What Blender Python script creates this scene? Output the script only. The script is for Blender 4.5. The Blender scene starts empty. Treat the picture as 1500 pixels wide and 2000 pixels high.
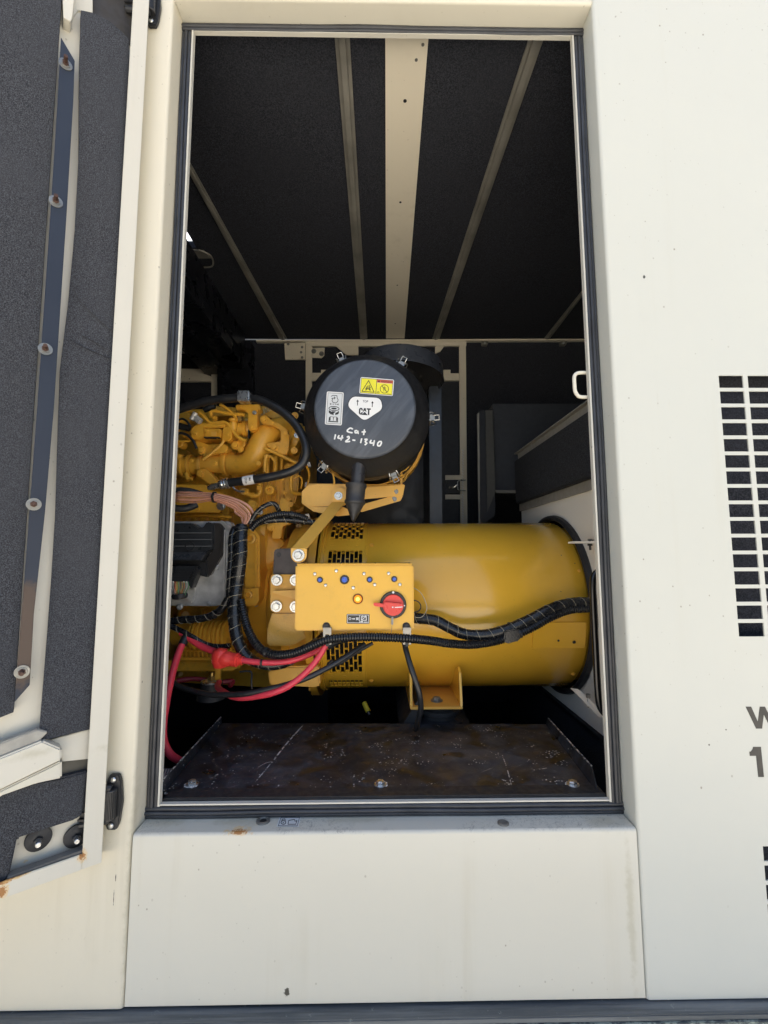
import bpy, bmesh, math, random
from mathutils import Vector, Matrix, Euler, Quaternion
R = math.radians
rnd = random.Random(7)
S = bpy.context.scene
COL = S.collection

# ---------------------------------------------------------------- camera
CZ = 1.45                      # eye height
F = 853.0                      # focal length in pixels of a 1500 x 2000 frame
cam_d = bpy.data.cameras.new('camera'); cam = bpy.data.objects.new('camera', cam_d); COL.objects.link(cam)
cam_d.sensor_fit = 'VERTICAL'; cam_d.sensor_height = 36; cam_d.lens = F / 2000 * 36
cam_d.clip_start = 0.02; cam_d.clip_end = 500
cam.location = (0, -1.0, CZ)
PITCH = 5.5
cam.rotation_euler = (Matrix.Rotation(R(-0.8), 3, 'Z') @ Matrix.Rotation(R(90 + PITCH), 3, 'X') @ Matrix.Rotation(R(-0.15), 3, 'Z')).to_euler()
S.camera = cam
CAM = Vector(cam.location); CR = cam.rotation_euler.to_matrix()

# ---------------------------------------------------------------- sky, sun, exposure
SUN_E, SUN_R = 64, -14
world = bpy.data.worlds.new('World'); S.world = world; world.use_nodes = True
wn = world.node_tree; bg = wn.nodes['Background']
sky = wn.nodes.new('ShaderNodeTexSky'); sky.sky_type = 'NISHITA'; sky.sun_disc = False
sky.sun_elevation = R(SUN_E); sky.sun_rotation = R(SUN_R); sky.altitude = 50; sky.dust_density = 5.0; sky.air_density = 1.0; sky.ozone_density = 0.3
wn.links.new(sky.outputs[0], bg.inputs[0]); bg.inputs[1].default_value = 0.15
sd = bpy.data.lights.new('sun', 'SUN'); sun = bpy.data.objects.new('sun', sd); COL.objects.link(sun)
sd.energy = 5.0; sd.angle = R(0.5); sd.color = (1.0, 0.95, 0.87)
sv = Vector((math.sin(R(SUN_R)) * math.cos(R(SUN_E)), math.cos(R(SUN_R)) * math.cos(R(SUN_E)), math.sin(R(SUN_E))))
sun.rotation_euler = sv.to_track_quat('Z', 'Y').to_euler(); sun.location = sv * 20
S.view_settings.view_transform = 'Standard'; S.view_settings.look = 'None'
S.view_settings.exposure = 1.40; S.view_settings.gamma = 1; S.view_settings.use_curve_mapping = False
S.cycles.max_bounces = 10; S.cycles.diffuse_bounces = 6; S.cycles.glossy_bounces = 4

# ---------------------------------------------------------------- pixel -> point
def ray(px, py):
    return CR @ Vector(((px - 750) / F, -(py - 1000) / F, -1.0))
def at(px, py, Y):
    d = ray(px, py); return CAM + d * ((Y - CAM.y) / d.y)
def atz(px, py, z):
    d = ray(px, py); return CAM + d * ((z - CAM.z) / d.z)
def atx(px, py, x):
    d = ray(px, py); return CAM + d * ((x - CAM.x) / d.x)
def pr(r, Y): return r * (Y + 1) / F

# ---------------------------------------------------------------- objects
WL = {}
def tag(o, label=None, cat=None, group=None, kind=None):
    if label: o['label'] = label
    if cat: o['category'] = cat
    if group: o['group'] = group
    if kind: o['kind'] = kind
    return o
def thing(name, label, cat, loc, group=None):
    o = bpy.data.objects.new(name, None); COL.objects.link(o); o.empty_display_size = 0.05
    o.location = loc; WL[o.name] = Vector(loc)
    return tag(o, label, cat, group)
def link(name, me, parent, loc, rot=None, scale=None, label=None):
    o = bpy.data.objects.new(name, me); COL.objects.link(o)
    loc = Vector(loc); WL[o.name] = loc
    if parent is not None:
        o.parent = parent; o.location = loc - WL[parent.name]
    else: o.location = loc
    if rot is not None:
        o.rotation_mode = 'QUATERNION'; o.rotation_quaternion = rot
    if scale is not None: o.scale = scale if hasattr(scale, '__len__') else (scale,) * 3
    if label: o['label'] = label
    return o

class G:
    """collects shapes into one mesh"""
    def __init__(s): s.v = []; s.f = []
    def add(s, vs, fs):
        n = len(s.v); s.v += [tuple(v) for v in vs]; s.f += [tuple(i + n for i in f) for f in fs]; return s
    def bm(s, b, m=None):
        b.verts.ensure_lookup_table()
        for i, v in enumerate(b.verts): v.index = i
        s.add([(m @ v.co) if m else v.co for v in b.verts], [[v.index for v in f.verts] for f in b.faces]); b.free(); return s
    def slab(s, pts, vec, bev=0.0, seg=2):
        b = bmesh.new(); vec = Vector(vec)
        vs = [b.verts.new(p) for p in pts]; f = b.faces.new(vs)
        r = bmesh.ops.extrude_face_region(b, geom=[f])
        for e in r['geom']:
            if isinstance(e, bmesh.types.BMVert): e.co += vec
        bmesh.ops.recalc_face_normals(b, faces=b.faces)
        if bev > 0:
            bmesh.ops.bevel(b, geom=list(b.edges), offset=bev, segments=seg, affect='EDGES', clamp_overlap=True)
        if len(pts) > 4: bmesh.ops.triangulate(b, faces=[f for f in b.faces if len(f.verts) > 4])
        return s.bm(b)
    def px(s, poly, Y, depth, bev=0.0):
        return s.slab([at(p[0], p[1], p[2] if len(p) > 2 else Y) for p in poly], (0, depth, 0), bev)
    def box(s, x0, x1, y0, y1, z0, z1, bev=0.0):
        return s.slab([(x0, y0, z0), (x1, y0, z0), (x1, y0, z1), (x0, y0, z1)], (0, y1 - y0, 0), bev)
    def tube(s, pts, r, seg=12, res=6, spline=True, cap=True, rf=None, step=None):
        P = path(pts, r, res, spline, step)
        return s.sweep(P, seg, cap, rf)
    def sweep(s, P, seg=12, cap=True, rf=None):
        fr = frames([p for p, _ in P]); vs = []; fs = []; L = 0
        for i, ((p, rr), (n, b)) in enumerate(zip(P, fr)):
            if i: L += (p - P[i - 1][0]).length
            k = rr * (rf(i, L) if rf else 1)
            for j in range(seg):
                a = 2 * math.pi * j / seg
                vs.append(p + (n * math.cos(a) + b * math.sin(a)) * k)
        for i in range(len(P) - 1):
            for j in range(seg):
                a = i * seg + j; c = i * seg + (j + 1) % seg
                fs.append((a, c, c + seg, a + seg))
        if cap:
            fs.append(tuple(reversed(range(seg)))); fs.append(tuple((len(P) - 1) * seg + j for j in range(seg)))
        return s.add(vs, fs)
    def lathe(s, o, axis, prof, seg=32, a0=0, a1=360):
        o = Vector(o); ax = Vector(axis).normalized()
        n = ax.orthogonal().normalized(); b = ax.cross(n); vs = []; fs = []
        full = abs(a1 - a0) >= 360; m = seg if full else seg + 1
        for (r, h) in prof:
            for j in range(m):
                a = R(a0 + (a1 - a0) * j / seg); vs.append(o + ax * h + (n * math.cos(a) + b * math.sin(a)) * r)
        for i in range(len(prof) - 1):
            for j in range(seg):
                a = i * m + j; c = i * m + (j + 1) % m
                fs.append((a, c, c + m, a + m))
        return s.add(vs, fs)
    def disc(s, o, axis, r, h, seg=20, bev=0.15):
        bb = min(r, abs(h)) * bev
        return s.lathe(o, axis, [(0.0001, 0), (r, 0), (r, h - bb), (r - bb, h), (0.0001, h)], seg)
    def cyl(s, p0, p1, r, seg=16, bev=0.1):
        p0, p1 = Vector(p0), Vector(p1); d = p1 - p0; L = d.length; bb = min(r, L) * bev
        return s.lathe(p0, d, [(0.0001, 0), (r - bb, 0), (r, bb), (r, L - bb), (r - bb, L), (0.0001, L)], seg)
    def ball(s, o, r, seg=12):
        return s.lathe(o, (0, 0, 1), [(max(0.0001, r * math.sin(math.pi * i / 8)), -r * math.cos(math.pi * i / 8)) for i in range(9)], seg)
    def mesh(s, name, smooth=35):
        me = bpy.data.meshes.new(name); me.from_pydata(s.v, [], s.f); me.validate(); me.update()
        b = bmesh.new(); b.from_mesh(me); bmesh.ops.recalc_face_normals(b, faces=b.faces); b.to_mesh(me); b.free()
        if smooth:
            me.shade_smooth(); me.set_sharp_from_angle(angle=R(smooth))
        return me
    def build(s, name, mat, parent=None, label=None, smooth=35):
        xs = [v[0] for v in s.v]; ys = [v[1] for v in s.v]; zs = [v[2] for v in s.v]
        c = Vector(((min(xs) + max(xs)) / 2, (min(ys) + max(ys)) / 2, (min(zs) + max(zs)) / 2))
        s.v = [(x - c.x, y - c.y, z - c.z) for x, y, z in s.v]
        me = s.mesh(name, smooth); me.materials.append(mat)
        return link(name, me, parent, c, label=label)

def path(pts, r, res=6, spline=True, step=None):
    P = []
    for p in pts:
        if len(p) == 2: P.append((Vector(p[0]), p[1]))
        else: P.append((Vector(p), r))
    if not spline: out = P
    else:
        out = []; n = len(P)
        for i in range(n - 1):
            p0 = P[max(i - 1, 0)]; p1 = P[i]; p2 = P[i + 1]; p3 = P[min(i + 2, n - 1)]
            for k in range(res):
                t = k / res; t2 = t * t; t3 = t2 * t
                q = 0.5 * ((2 * p1[0]) + (p2[0] - p0[0]) * t + (2 * p0[0] - 5 * p1[0] + 4 * p2[0] - p3[0]) * t2 + (3 * p1[0] - p0[0] - 3 * p2[0] + p3[0]) * t3)
                out.append((q, p1[1] * (1 - t) + p2[1] * t))
        out.append(P[-1])
    if step:
        L = [0]
        for i in range(1, len(out)): L.append(L[-1] + (out[i][0] - out[i - 1][0]).length)
        n = max(2, int(L[-1] / step)); res_ = []; j = 0
        for k in range(n + 1):
            t = L[-1] * k / n
            while j < len(L) - 2 and L[j + 1] < t: j += 1
            u = (t - L[j]) / max(1e-9, L[j + 1] - L[j])
            res_.append((out[j][0].lerp(out[j + 1][0], u), out[j][1] * (1 - u) + out[j + 1][1] * u))
        out = res_
    return out
def frames(ps):
    n = len(ps); T = []
    for i in range(n):
        d = ps[min(i + 1, n - 1)] - ps[max(i - 1, 0)]
        T.append(d.normalized() if d.length > 1e-9 else Vector((0, 0, 1)))
    nn = T[0].orthogonal().normalized(); out = []
    for i in range(n):
        nn = (nn - T[i] * nn.dot(T[i]))
        nn = nn.normalized() if nn.length > 1e-6 else T[i].orthogonal().normalized()
        out.append((nn, T[i].cross(nn)))
    return out
def P3(lst, Y=None):
    """list of (px,py[,Y[,rpx]]) -> points (or (point, radius))"""
    out = []
    for p in lst:
        y = p[2] if len(p) > 2 else Y
        v = at(p[0], p[1], y)
        out.append((v, pr(p[3], y)) if len(p) > 3 else v)
    return out

# ---------------------------------------------------------------- materials
class N:
    def __init__(s, name):
        s.m = bpy.data.materials.new(name); s.m.use_nodes = True; s.t = s.m.node_tree
        s.b = s.t.nodes['Principled BSDF']; s.pos = None
    def n(s, typ, **k):
        nd = s.t.nodes.new(typ)
        for a, v in k.items(): setattr(nd, a, v)
        return nd
    def l(s, a, b): s.t.links.new(a, b)
    def P(s, scale=None):
        if s.pos is None: s.pos = s.n('ShaderNodeNewGeometry').outputs['Position']
        if scale is None: return s.pos
        m = s.n('ShaderNodeVectorMath', operation='MULTIPLY'); s.l(s.pos, m.inputs[0]); m.inputs[1].default_value = scale
        return m.outputs[0]
    def noise(s, scale, detail=4, vec=None, rough=0.5, dist=0):
        t = s.n('ShaderNodeTexNoise'); s.l(vec if vec else s.P(), t.inputs['Vector'])
        t.inputs['Scale'].default_value = scale; t.inputs['Detail'].default_value = detail
        t.inputs['Roughness'].default_value = rough; t.inputs['Distortion'].default_value = dist
        return t.outputs['Fac']
    def vor(s, scale, vec=None, out='Distance'):
        t = s.n('ShaderNodeTexVoronoi'); s.l(vec if vec else s.P(), t.inputs['Vector']); t.inputs['Scale'].default_value = scale
        return t.outputs[out]
    def ramp(s, fac, a, b, c0=0.0, c1=1.0):
        t = s.n('ShaderNodeMapRange', interpolation_type='SMOOTHSTEP'); s.l(fac, t.inputs[0])
        t.inputs[1].default_value = a; t.inputs[2].default_value = b; t.inputs[3].default_value = c0; t.inputs[4].default_value = c1
        return t.outputs[0]
    def math(s, op, a, b=None):
        t = s.n('ShaderNodeMath', operation=op)
        for i, v in enumerate((a, b)):
            if v is None: continue
            if isinstance(v, (int, float)): t.inputs[i].default_value = v
            else: s.l(v, t.inputs[i])
        return t.outputs[0]
    def mix(s, fac, a, b):
        t = s.n('ShaderNodeMix', data_type='RGBA')
        if isinstance(fac, (int, float)): t.inputs[0].default_value = fac
        else: s.l(fac, t.inputs[0])
        for i, v in ((6, a), (7, b)):
            if isinstance(v, tuple): t.inputs[i].default_value = (*v, 1)
            else: s.l(v, t.inputs[i])
        return t.outputs[2]
    def spot(s, c, r, nz=0.5, scale=60, lo=0.75):
        v = s.n('ShaderNodeVectorMath', operation='SUBTRACT'); s.l(s.P(), v.inputs[0]); v.inputs[1].default_value = tuple(c)
        w = s.n('ShaderNodeVectorMath', operation='DIVIDE'); s.l(v.outputs[0], w.inputs[0]); w.inputs[1].default_value = r if isinstance(r, tuple) else (r, r, r)
        d = s.n('ShaderNodeVectorMath', operation='LENGTH'); s.l(w.outputs[0], d.inputs[0])
        k = s.math('ADD', d.outputs['Value'], s.math('MULTIPLY', s.math('SUBTRACT', s.noise(scale, 5, rough=0.7), 0.5), nz * 4))
        return s.ramp(k, 1.0, lo)
    def bump(s, h, strength=0.2, dist=0.002):
        t = s.n('ShaderNodeBump'); t.inputs['Strength'].default_value = strength; t.inputs['Distance'].default_value = dist
        s.l(h, t.inputs['Height']); s.l(t.outputs[0], s.b.inputs['Normal'])
    def set(s, col=None, rough=None, metal=None, spec=None, coat=None):
        for key, v in (('Base Color', col), ('Roughness', rough), ('Metallic', metal), ('Specular IOR Level', spec), ('Coat Weight', coat)):
            if v is None: continue
            if isinstance(v, tuple): s.b.inputs[key].default_value = (*v, 1)
            elif isinstance(v, (int, float)): s.b.inputs[key].default_value = v
            else: s.l(v, s.b.inputs[key])
        return s.m
def simple(name, col, rough=0.5, metal=0, var=0.12, sc=30, bump=0.1, spec=0.5, bsc=400):
    k = N(name); f = k.noise(sc, 5)
    dark = tuple(c * (1 - var * 2) for c in col); lite = tuple(min(1, c * (1 + var)) for c in col)
    k.set(k.mix(f, dark, lite), k.ramp(k.noise(sc * 1.7, 4), 0.3, 0.7, rough * 0.8, min(1, rough * 1.2)), metal, spec)
    if bump: k.bump(k.noise(bsc, 2), bump, 0.001)
    return k.m

def cream(name, base, dirt=0.3, rust=(), chips=(), grime=(), speck=1.0, scuff=None):
    k = N(name)
    c = k.mix(k.noise(2.2, 5), tuple(x * 0.95 for x in base), base)
    st = k.math('MULTIPLY', k.ramp(k.noise(1.0, 6, k.P((17, 17, 0.7)), 0.65), 0.5, 0.8), k.ramp(k.noise(1.7, 3), 0.42, 0.66))
    c = k.mix(k.math('MULTIPLY', st, dirt * 1.3), c, (0.42, 0.37, 0.25))
    blot = k.ramp(k.noise(7, 6, rough=0.7), 0.55, 0.8)
    c = k.mix(k.math('MULTIPLY', blot, dirt * 0.7), c, (0.50, 0.46, 0.36))
    # specks of dirt
    for sc, th, am in ((19, 0.055, 0.85), (33, 0.075, 0.8), (58, 0.09, 0.55)):
        vv = k.P((1, 1, 0.8)); d = k.vor(sc, vv); g = k.noise({19: 3.1, 33: 1.9, 58: 2.3}[sc], 2)
        m = k.math('MULTIPLY', k.ramp(d, th, th * 0.45), k.ramp(g, 0.40, 0.66))
        c = k.mix(k.math('MULTIPLY', m, am * speck), c, (0.20, 0.17, 0.12))
    # fine scuffs
    sf = k.math('MULTIPLY', k.ramp(k.noise(1.0, 3, k.P((70, 70, 9)), 0.5), 0.70, 0.76), k.ramp(k.noise(3.7, 2), 0.45, 0.6)); c = k.mix(k.math('MULTIPLY', sf, 0.10 * speck), c, (0.35, 0.31, 0.24))
    if scuff is not None:
        ln = k.ramp(k.math('ABSOLUTE', k.math('SUBTRACT', k.noise(38, 3, rough=0.6, dist=1.2), 0.5)), 0.012, 0.002)
        sp = k.n('ShaderNodeSeparateXYZ'); k.l(k.P(), sp.inputs[0])
        top = k.math('MULTIPLY', k.ramp(sp.outputs[2], scuff - .006, scuff - .001), k.ramp(k.noise(6, 2), 0.42, 0.58))
        c = k.mix(k.math('MULTIPLY', k.math('MULTIPLY', ln, top), 0.65), c, (0.09, 0.09, 0.085))
        c = k.mix(k.math('MULTIPLY', k.math('MULTIPLY', k.ramp(k.noise(90, 5, rough=.75), .5, .7), top), 0.45), c, (0.20, 0.20, 0.18))
    for p, r in grime: c = k.mix(k.math('MULTIPLY', k.spot(p, r, 0.45, 45, 0.1), 0.42), c, (0.36, 0.33, 0.22))
    for p, r in rust:
        c = k.mix(k.math('MULTIPLY', k.spot(p, tuple(q * 1.5 for q in r) if isinstance(r, tuple) else r * 1.5, 0.7, 70), 0.55), c, (0.66, 0.45, 0.18))
        c = k.mix(k.spot(p, r, 0.85, 160), c, (0.36, 0.16, 0.045))
    for p, r in chips: c = k.mix(k.spot(p, r, 0.6, 120), c, (0.07, 0.065, 0.05))
    k.set(c, k.ramp(k.noise(9, 5), 0.3, 0.7, 0.345, 0.46), 0, 0.5)
    k.bump(k.math('ADD', k.noise(260, 3), k.math('MULTIPLY', k.noise(3.2, 2), 14)), 0.06, 0.001)
    return k.m

def foam(name, lo, hi, sc=420):
    k = N(name); v = k.noise(sc, 3, rough=0.75); big = k.noise(6, 4)
    c = k.mix(k.ramp(v, 0.38, 0.66), lo, hi); c = k.mix(k.ramp(big, 0.3, 0.75, 0, 0.6), c, tuple(x * 0.55 for x in hi))
    k.set(c, 0.92, 0, 0.25); k.bump(k.noise(sc * 0.6, 4, rough=0.7), 0.7, 0.004); return k.m

def yellow(name, col=(0.82, 0.42, 0.040), rough=0.27, dirt=0.3, bumpy=0.08, coat=0.0):
    k = N(name); c = k.mix(k.noise(9, 5), tuple(x * 0.86 for x in col), col)
    c = k.mix(k.math('MULTIPLY', k.ramp(k.noise(22, 7, rough=0.72), 0.5, 0.75), dirt), c, (0.20, 0.12, 0.04))
    c = k.mix(k.math('MULTIPLY', k.ramp(k.noise(4, 5), 0.45, 0.8), dirt * 0.8), c, (0.55, 0.38, 0.16))
    d = k.vor(70); c = k.mix(k.math('MULTIPLY', k.math('MULTIPLY', k.ramp(d, 0.09, 0.04), k.ramp(k.noise(8, 2), 0.52, 0.6)), 0.8), c, (0.05, 0.03, 0.015))
    k.set(c, (k.ramp(k.noise(14, 5), 0.3, 0.75, max(.335, rough), max(.335, rough) * 1.25) if rough > .25 else rough), 0, 0.5, coat); k.b.inputs['Coat Roughness'].default_value = 0.14
    k.bump(k.noise(190, 4), bumpy, 0.002); return k.m

m_foam_door = foam('door_foam', (0.014, 0.015, 0.018), (0.10, 0.105, 0.118), 520)
m_foam_in = foam('ceiling_foam', (0.011, 0.012, 0.016), (0.048, 0.052, 0.066), 300)
m_foam_bulk = foam('bulkhead_foam', (0.012, 0.013, 0.015), (0.05, 0.053, 0.06), 260)
m_yel = yellow('engine_yellow'); m_cast = yellow('cast_yellow', (0.84, 0.455, 0.045), 0.34, 0.40, 0.4, 0.25)
m_alt = yellow('alternator_yellow', (0.84, 0.470, 0.042), 0.22, 0.015, 0.03, 0.55)
m_box = yellow('box_yellow', (0.84, 0.465, 0.042), 0.34, 0.12, 0.03, 0.15)
m_brk = yellow('bracket_yellow', (0.85, 0.475, 0.085), 0.36, 0.12, 0.05)
m_blk = simple('black_plastic', (0.022, 0.023, 0.025), 0.42, 0, 0.2, 25, 0.15)
m_rub = simple('black_rubber', (0.022, 0.023, 0.026), 0.55, 0, 0.25, 40, 0.25)
m_seal = simple('seal_rubber', (0.038, 0.041, 0.048), 0.42, 0, 0.35, 18, 0.15)
m_hose = simple('hose_rubber', (0.02, 0.021, 0.023), 0.36, 0, 0.2, 60, 0.3)
m_con = simple('conduit_plastic', (0.014, 0.015, 0.017), 0.27, 0, 0.2, 60, 0.05)
m_navy = simple('dark_steel', (0.010, 0.012, 0.017), 0.45, 0, 0.3, 12, 0.1)
m_strip = simple('blue_grey_trim', (0.055, 0.075, 0.12), 0.36, 0.1, 0.12, 4, 0.05)
m_zinc = simple('zinc_steel', (0.62, 0.63, 0.62), 0.30, 0.9, 0.15, 60, 0.2)
m_steel = simple('dull_steel', (0.30, 0.30, 0.28), 0.42, 0.7, 0.25, 40, 0.3)
m_alu = simple('cast_aluminium', (0.62, 0.62, 0.60), 0.42, 0.25, 0.35, 22, 0.6, bsc=250)
m_gal = simple('rib_steel', (0.27, 0.26, 0.225), 0.5, 0.2, 0.35, 8, 0.2)
m_lid = None
m_red = simple('red_plastic', (0.74, 0.05, 0.04), 0.33, 0, 0.06, 30, 0.05)
m_redc = simple('red_cable', (0.74, 0.055, 0.085), 0.36, 0, 0.12, 40, 0.1)
m_pink = simple('pink_wire', (0.78, 0.40, 0.27), 0.42, 0, 0.10, 60, 0.05)
m_thread = simple('cream_thread', (0.42, 0.38, 0.28), 0.6, 0, 0.1, 60, 0)
m_blue = simple('blue_plastic', (0.06, 0.15, 0.62), 0.3, 0, 0.05, 30, 0)
m_white = simple('white_print', (0.80, 0.80, 0.78), 0.42, 0, 0.03, 20, 0)
m_black = simple('black_print', (0.015, 0.015, 0.016), 0.4, 0, 0.05, 20, 0)
m_dkdecal = simple('charcoal_decal', (0.024, 0.024, 0.023), 0.45, 0, 0.1, 20, 0)
m_lblg = simple('grey_label', (0.62, 0.64, 0.64), 0.4, 0, 0.03, 20, 0)
m_lbly = simple('yellow_label', (0.78, 0.72, 0.03), 0.38, 0, 0.04, 20, 0)
m_lblr = simple('red_label', (0.62, 0.12, 0.05), 0.4, 0, 0.05, 20, 0)
m_clip = simple('clip_steel', (0.36, 0.34, 0.30), 0.42, 0.5, 0.15, 40, 0.1)
m_wtag = m_white
m_marker = simple('yellow_plastic', (0.45, 0.39, 0.03), 0.4, 0, 0.05, 40, 0)
m_wy = simple('yellow_wire', (0.75, 0.55, 0.12), 0.4, 0, 0.05, 40, 0)
m_wg = simple('green_wire', (0.12, 0.40, 0.16), 0.4, 0, 0.05, 40, 0)
m_wo = simple('orange_wire', (0.70, 0.22, 0.08), 0.4, 0, 0.05, 40, 0)
m_brass = simple('brass_nut', (0.55, 0.38, 0.12), 0.35, 0.8, 0.1, 40, 0.1)
def m_lamp_():
    k = N('amber_lens'); k.set((0.9, 0.32, 0.02), 0.2, 0, 0.5)
    k.b.inputs['Emission Color'].default_value = (1.0, 0.30, 0.01, 1); k.b.inputs['Emission Strength'].default_value = 0.22; return k.m
m_lamp = m_lamp_()
def m_lampc_():
    k = N('amber_bulb'); k.set((.9, 0.5, 0.12), 0.2); k.b.inputs['Emission Color'].default_value = (1.0, 0.55, 0.10, 1); k.b.inputs['Emission Strength'].default_value = 0.5; return k.m
m_lampc = m_lampc_()
def lidm():
    k = N('cleaner_lid'); v = k.P((1, 1, 1))
    m0 = k.n('ShaderNodeMapping'); k.l(k.P(), m0.inputs[0]); m0.inputs['Rotation'].default_value = (0, R(-38), 0)
    mp = k.n('ShaderNodeMapping'); k.l(m0.outputs[0], mp.inputs[0]); mp.inputs['Scale'].default_value = (30, 6, 5)
    w = k.ramp(k.noise(1.0, 5, mp.outputs[0], 0.6, 0.6), 0.42, 0.72)
    c = k.mix(k.math('MULTIPLY', w, 0.5), (0.052, 0.061, 0.077), (0.115, 0.13, 0.155))
    c = k.mix(k.ramp(k.noise(26, 6, rough=0.7), 0.62, 0.75, 0, 0.4), c, (0.10, 0.11, 0.13))
    k.set(c, k.ramp(k.noise(1.3, 5, mp.outputs[0], 0.6), 0.3, 0.7, 0.36, 0.48), 0, 0.5); k.bump(k.noise(240, 3), 0.06, 0.001); return k.m
m_lid = lidm()
def platem():
    k = N('stained_black_plate')
    c = k.mix(k.ramp(k.noise(7, 8, rough=0.7, dist=0.6), 0.35, 0.75), (0.011, 0.013, 0.018), (0.055, 0.065, 0.080))
    c = k.mix(k.ramp(k.noise(28, 7, rough=0.75, dist=1.5), 0.55, 0.8, 0, 0.55), c, (0.20, 0.215, 0.235))
    wet = k.ramp(k.noise(9, 3, k.P((1, 1.15, 1)), 0.5, 0.8), 0.53, 0.61)
    c = k.mix(k.math('MULTIPLY', wet, 0.85), c, (0.006, 0.006, 0.006))
    c = k.mix(k.ramp(k.noise(5, 3), 0.62, 0.7, 0, 0.15), c, (0.05, 0.022, 0.018))
    m0 = k.n('ShaderNodeMapping'); k.l(k.P(), m0.inputs[0]); m0.inputs['Rotation'].default_value = (0, 0, R(-33))
    mp = k.n('ShaderNodeMapping'); k.l(m0.outputs[0], mp.inputs[0]); mp.inputs['Scale'].default_value = (10, 160, 1)
    sc = k.math('MULTIPLY', k.ramp(k.noise(1, 3, mp.outputs[0], 0.6), 0.66, 0.72), k.ramp(k.noise(7, 3), 0.5, 0.62))
    c = k.mix(k.math('MULTIPLY', sc, 0.7), c, (0.32, 0.31, 0.29))
    fl = k.math('MULTIPLY', k.ramp(k.vor(120, k.P()), 0.30, 0.18), k.ramp(k.noise(15, 6, rough=0.75), 0.54, 0.60))
    c = k.mix(fl, c, (0.6, 0.59, 0.55))
    k.set(c, k.math('SUBTRACT', k.ramp(k.noise(20, 5), 0.3, 0.7, 0.36, 0.60), k.math('MULTIPLY', wet, 0.10)), 0, 0.5)
    k.bump(k.noise(120, 5), 0.15, 0.002); return k.m
m_plate = platem()
def edgem():
    k = N('chipped_edge'); m = k.ramp(k.noise(60, 6, k.P((1, 1, 1)), 0.75), 0.46, 0.54)
    k.set(k.mix(m, (0.02, 0.02, 0.022), (0.62, 0.60, 0.56)), 0.5); return k.m
m_edge = edgem()
def chipm():
    k = N('chipped_rail_edge'); m = k.ramp(k.noise(1, 7, k.P((28, 70, 70)), 0.8), 0.46, 0.56)
    k.set(k.mix(m, (0.07, 0.08, 0.085), (0.30, 0.34, 0.29)), 0.6); k.bump(k.noise(80, 4), .5, .003); return k.m
m_redge = chipm()

def railm():
    k = N('skid_rail_paint'); c = k.mix(k.ramp(k.noise(1, 6, k.P((3, 90, 90)), 0.7), 0.35, 0.7), (0.07, 0.078, 0.082), (0.16, 0.17, 0.17))
    ch = k.math('MULTIPLY', k.ramp(k.noise(45, 7, rough=0.8), 0.62, 0.66), 0.6); c = k.mix(ch, c, (0.33, 0.36, 0.32))
    k.set(c, 0.5); k.bump(k.noise(90, 5), 0.3, 0.002); return k.m
m_rail = railm()
def railf():
    k = N('skid_front_paint'); c = k.mix(k.ramp(k.noise(30, 6, rough=0.75), 0.62, 0.72), (0.012, 0.018, 0.034), (0.13, 0.15, 0.17))
    k.set(c, 0.4); return k.m
m_railf = railf()
BASE = (0.590, 0.572, 0.488)
m_cream = cream('cream_paint', BASE, 0.22)
m_cream_in = cream('interior_cream_paint', (0.78, 0.72, 0.58), 0.22)
m_bulk = cream('bulkhead_white', (0.82, 0.79, 0.71), 0.12, speck=0.5)
# ================================================================ helpers for sheets and fasteners
def grid_sheet(g, us, vs, hole, fm):
    nu, nv = len(us) - 1, len(vs) - 1
    H = [[hole(i, j) for j in range(nv)] for i in range(nu)]
    for w in (0, 1):
        V = [fm(u, v, w) for u in us for v in vs]
        g.add(V, [(i * (nv + 1) + j, (i + 1) * (nv + 1) + j, (i + 1) * (nv + 1) + j + 1, i * (nv + 1) + j + 1) for i in range(nu) for j in range(nv) if not H[i][j]])
    def solid(i, j): return 0 <= i < nu and 0 <= j < nv and not H[i][j]
    for i in range(nu + 1):
        for j in range(nv):
            if solid(i - 1, j) != solid(i, j):
                a, b = (us[i], vs[j]), (us[i], vs[j + 1]); g.add([fm(*a, 0), fm(*b, 0), fm(*b, 1), fm(*a, 1)], [(0, 1, 2, 3)])
    for i in range(nu):
        for j in range(nv + 1):
            if solid(i, j - 1) != solid(i, j):
                a, b = (us[i], vs[j]), (us[i + 1], vs[j]); g.add([fm(*a, 0), fm(*b, 0), fm(*b, 1), fm(*a, 1)], [(0, 1, 2, 3)])
    return g
def sweep_path(g, p2, th, axis, a0, a1):
    """open sheet profile p2 (list of 2-D points) with thickness, swept along axis 'z' or 'x'"""
    n = len(p2); off = []
    for i in range(n):
        a = Vector(p2[max(i - 1, 0)]); b = Vector(p2[min(i + 1, n - 1)]); d = (b - a).normalized()
        off.append((p2[i][0] - d.y * th, p2[i][1] + d.x * th))
    loop = list(p2) + off[::-1]
    def mk(q, t): return Vector((q[0], q[1], t)) if axis == 'z' else Vector((t, q[0], q[1]))
    m = len(loop); vs = [mk(q, a0) for q in loop] + [mk(q, a1) for q in loop]
    fs = [(i, (i + 1) % m, (i + 1) % m + m, i + m) for i in range(m)]
    for i in range(n - 1):
        q = (i, i + 1, m - 2 - i, m - 1 - i); fs.append(q); fs.append(tuple(k + m for k in q))
    return g.add(vs, fs)
def arc2(c, r, a0, a1, n=5):
    return [(c[0] + r * math.cos(R(a0 + (a1 - a0) * i / n)), c[1] + r * math.sin(R(a0 + (a1 - a0) * i / n))) for i in range(n + 1)]

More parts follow.
